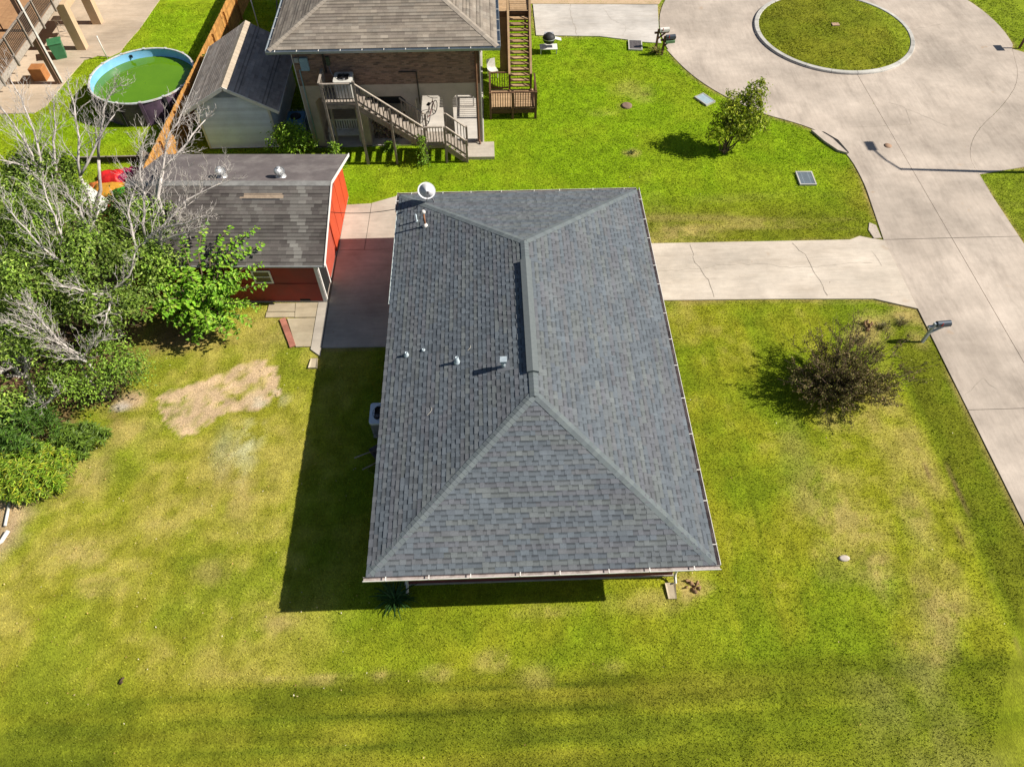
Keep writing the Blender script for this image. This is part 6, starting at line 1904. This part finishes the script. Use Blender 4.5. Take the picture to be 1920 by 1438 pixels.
def fan_plant(name, label, cat, loc, n, L, W, pal, seed, lean=.9, z=.0, m=None, curve=.5, group=None):
    """strap-leaved plant: each leaf a curved ribbon"""
    rs_ = random.Random(seed); r2 = np.random.default_rng(seed)
    vs, fs, cs = [], [], []
    cols = mixcol(pal, n, r2, .2)
    for i in range(n):
        a = rs_.uniform(0, 2*math.pi); l = L*rs_.uniform(.6, 1.15); el = rs_.uniform(.5, 1.4)*lean
        s_ = Vector((-math.sin(a), math.cos(a), 0)); p = Vector((rs_.gauss(0,.06), rs_.gauss(0,.06), 0)); k0 = len(vs)
        for j in range(5):
            t = j/4
            e2 = el-curve*2*t*t
            if j: p = p+Vector((math.cos(a)*math.cos(e2), math.sin(a)*math.cos(e2), math.sin(e2)))*(l/4)
            w = W*(1-.8*t*t)
            vs += [tuple(p-s_*w/2), tuple(p+s_*w/2)]; cs += [cols[i]]*2
        fs += [(k0+2*j, k0+2*j+1, k0+2*j+3, k0+2*j+2) for j in range(4)]
    o = link(bpy.data.objects.new(name, np_mesh(name, np.array(vs), np.array(fs), np.array(cs), m or m_leaf)))
    o.location = (*loc, z)
    return tag(o, label, cat, group)
fan_plant("strap_leaf_plant", "dark strap-leaved plant in the shade at the front left corner of the house", "plant", (-3.35,7.80), 90, .75, .05, [(.03,.085,.018),(.045,.12,.025),(.025,.07,.015)], 71)
fan_plant("grass_tuft", "small weed tuft in a bare ring on the neighbour's lawn", "plant", (7.02,30.0), 40, .30, .022, [(.10,.13,.03),(.16,.15,.05),(.08,.12,.02)], 72)
fan_plant("dry_plant", "yellowing plant growing at the foot of the far mailbox", "plant", (9.72,39.25), 80, .60, .035, [(.22,.20,.04),(.28,.19,.05),(.16,.17,.03)], 73)

# leafy bed at the lower left: long narrow leaves in whorls on upright shoots
def bed(name, label, centre, rx, ry, nst, h, pal, seed, Lf=.20):
    t = thing(name, label, "shrub", (centre[0], centre[1], 0), 0, "leafy shrubs at the lower left edge")
    rs_ = random.Random(seed); r2 = np.random.default_rng(seed)
    st_ = MB(); P, N, D, L_ = [], [], [], []
    for i in range(nst):
        a = rs_.uniform(0, 2*math.pi); r = math.sqrt(rs_.random())
        x, y = r*rx*math.cos(a), r*ry*math.sin(a); hh = h*rs_.uniform(.6, 1.15)*(1-.35*r)
        top = Vector((x+rs_.gauss(0,.12), y+rs_.gauss(0,.12), hh))
        st_.tube([(x, y, -.05), top], [.010,.005], 4, False)
        for w in range(4):
            p = Vector((x, y, 0)).lerp(top, 1-.20*w)
            for q in range(9):
                b_ = 2*math.pi*q/9+rs_.uniform(0,.6); el = rs_.uniform(-.35,.55)
                d = Vector((math.cos(b_)*math.cos(el), math.sin(b_)*math.cos(el), math.sin(el)))
                P.append(tuple(p)); D.append(tuple(d)); N.append((rs_.gauss(0,.3)-d.x*.3*el, rs_.gauss(0,.3)-d.y*.3*el, 1)); L_.append(Lf*rs_.uniform(.7,1.25))
    st_.build("stems", m_brownbark, t)
    n = len(P)
    leaf_mesh("leaves", np.array(P), unit(np.array(N)), np.array(D), np.array(L_), np.array(L_)*.20, mixcol(pal, n, r2, .22), m_leaf, t, .15)
LIME = [(.17,.32,.02),(.22,.37,.028),(.29,.40,.035),(.13,.24,.018),(.38,.38,.03)]
bed("leafy_shrub", "yellow-green long-leaved shrub at the left edge by the white pipe", (-16.0,12.5), 1.3, 1.05, 150, 1.2, [(.21,.37,.022),(.27,.43,.03),(.35,.46,.04),(.15,.27,.018),(.44,.43,.035)], 81)
bed("leafy_shrub", "darker long-leaved shrub behind the yellow-green one at the left edge", (-16.9,14.0), 1.4, 1.1, 150, 1.7, [(.085,.18,.02),(.12,.23,.024),(.06,.13,.016)], 82)
bed("leafy_shrub", "low sprawling long-leaved shrub reaching toward the bare soil", (-14.95,13.9), 1.0, .6, 80, .75, [(.14,.23,.025),(.19,.29,.03),(.10,.17,.02)], 83)
# shrub between the sheds, vines on the stair posts
leafy_tree("bright_shrub", "bright yellow-green shrub between the white shed and the brick house", (-9.75,30.35), [(-9.85,30.35,1.0,.65),(-9.2,30.3,.9,.6),(-10.35,30.45,.7,.5),(-9.6,30.5,1.35,.5)], 1500, .15, .075, [(.20,.34,.02),(.25,.38,.03),(.16,.28,.018)], 91, .03, "shrub", clump=.18, nclump=40)
def vine(label, base, h, seed):
    t = thing("climbing_vine", label, "vine", (base[0], base[1], 0), 0, "vines climbing the stair posts")
    rs_ = random.Random(seed); r2 = np.random.default_rng(seed)
    pts = [Vector((.05*math.sin(i*1.1), .05*math.cos(i*1.1), h*i/12)) for i in range(13)]
    MB().tube(pts, .012, 5).build("stem", m_brownbark, t)
    n = 420
    zz = r2.random(n)**1.3*h; sp_ = .16*(1-.6*zz/h)+.03
    P = np.stack([r2.normal(0, 1, n)*sp_, r2.normal(0, 1, n)*sp_, zz], 1)
    leaf_mesh("leaves", P, unit(r2.normal(size=(n,3))*.6+np.array([.3,-.5,.6])), r2.normal(size=(n,3)), r2.uniform(.07,.13,n), r2.uniform(.05,.09,n), mixcol([(.19,.34,.02),(.25,.38,.03),(.15,.27,.018)], n, r2, .2), m_leaf, t)
vine("bright green vine climbing the landing post", (-7.42,29.45), 1.4, 95)
vine("tall bright green vine at the foot of the stair landing", (-3.25,29.5), 1.6, 96)
vine("small leafy sprig growing by the firewood", (-5.0,30.75), .35, 97)
leafy_tree("fence_vine_shrub", "small leafy shrub growing against the cedar fence behind the white shed", (-15.0,36.9), [(-14.95,36.9,1.4,.35),(-14.9,37.3,.9,.35)], 2000, .11, .07, [(.12,.20,.02),(.16,.26,.03)], 98, .02, "shrub", clump=.14)
# dry weeds round the bare stump by the driveway mouth
for i, (x, y, r_, lb) in enumerate(((15.6,18.3,.4,"rough dry weeds just beside the pale broken stump"), (14.5,17.6,.35,"rough dry weeds between the stump and the dark bush"), (16.5,18.5,.3,"rough dry weeds near the driveway mouth"))):
    fan_plant("weed_clump", lb, "weeds", (x, y), 90, .34, .018, [(.16,.15,.03),(.20,.15,.06),(.11,.14,.02),(.25,.19,.09)], 110+i, 1.0, group="dry weeds by the driveway mouth")
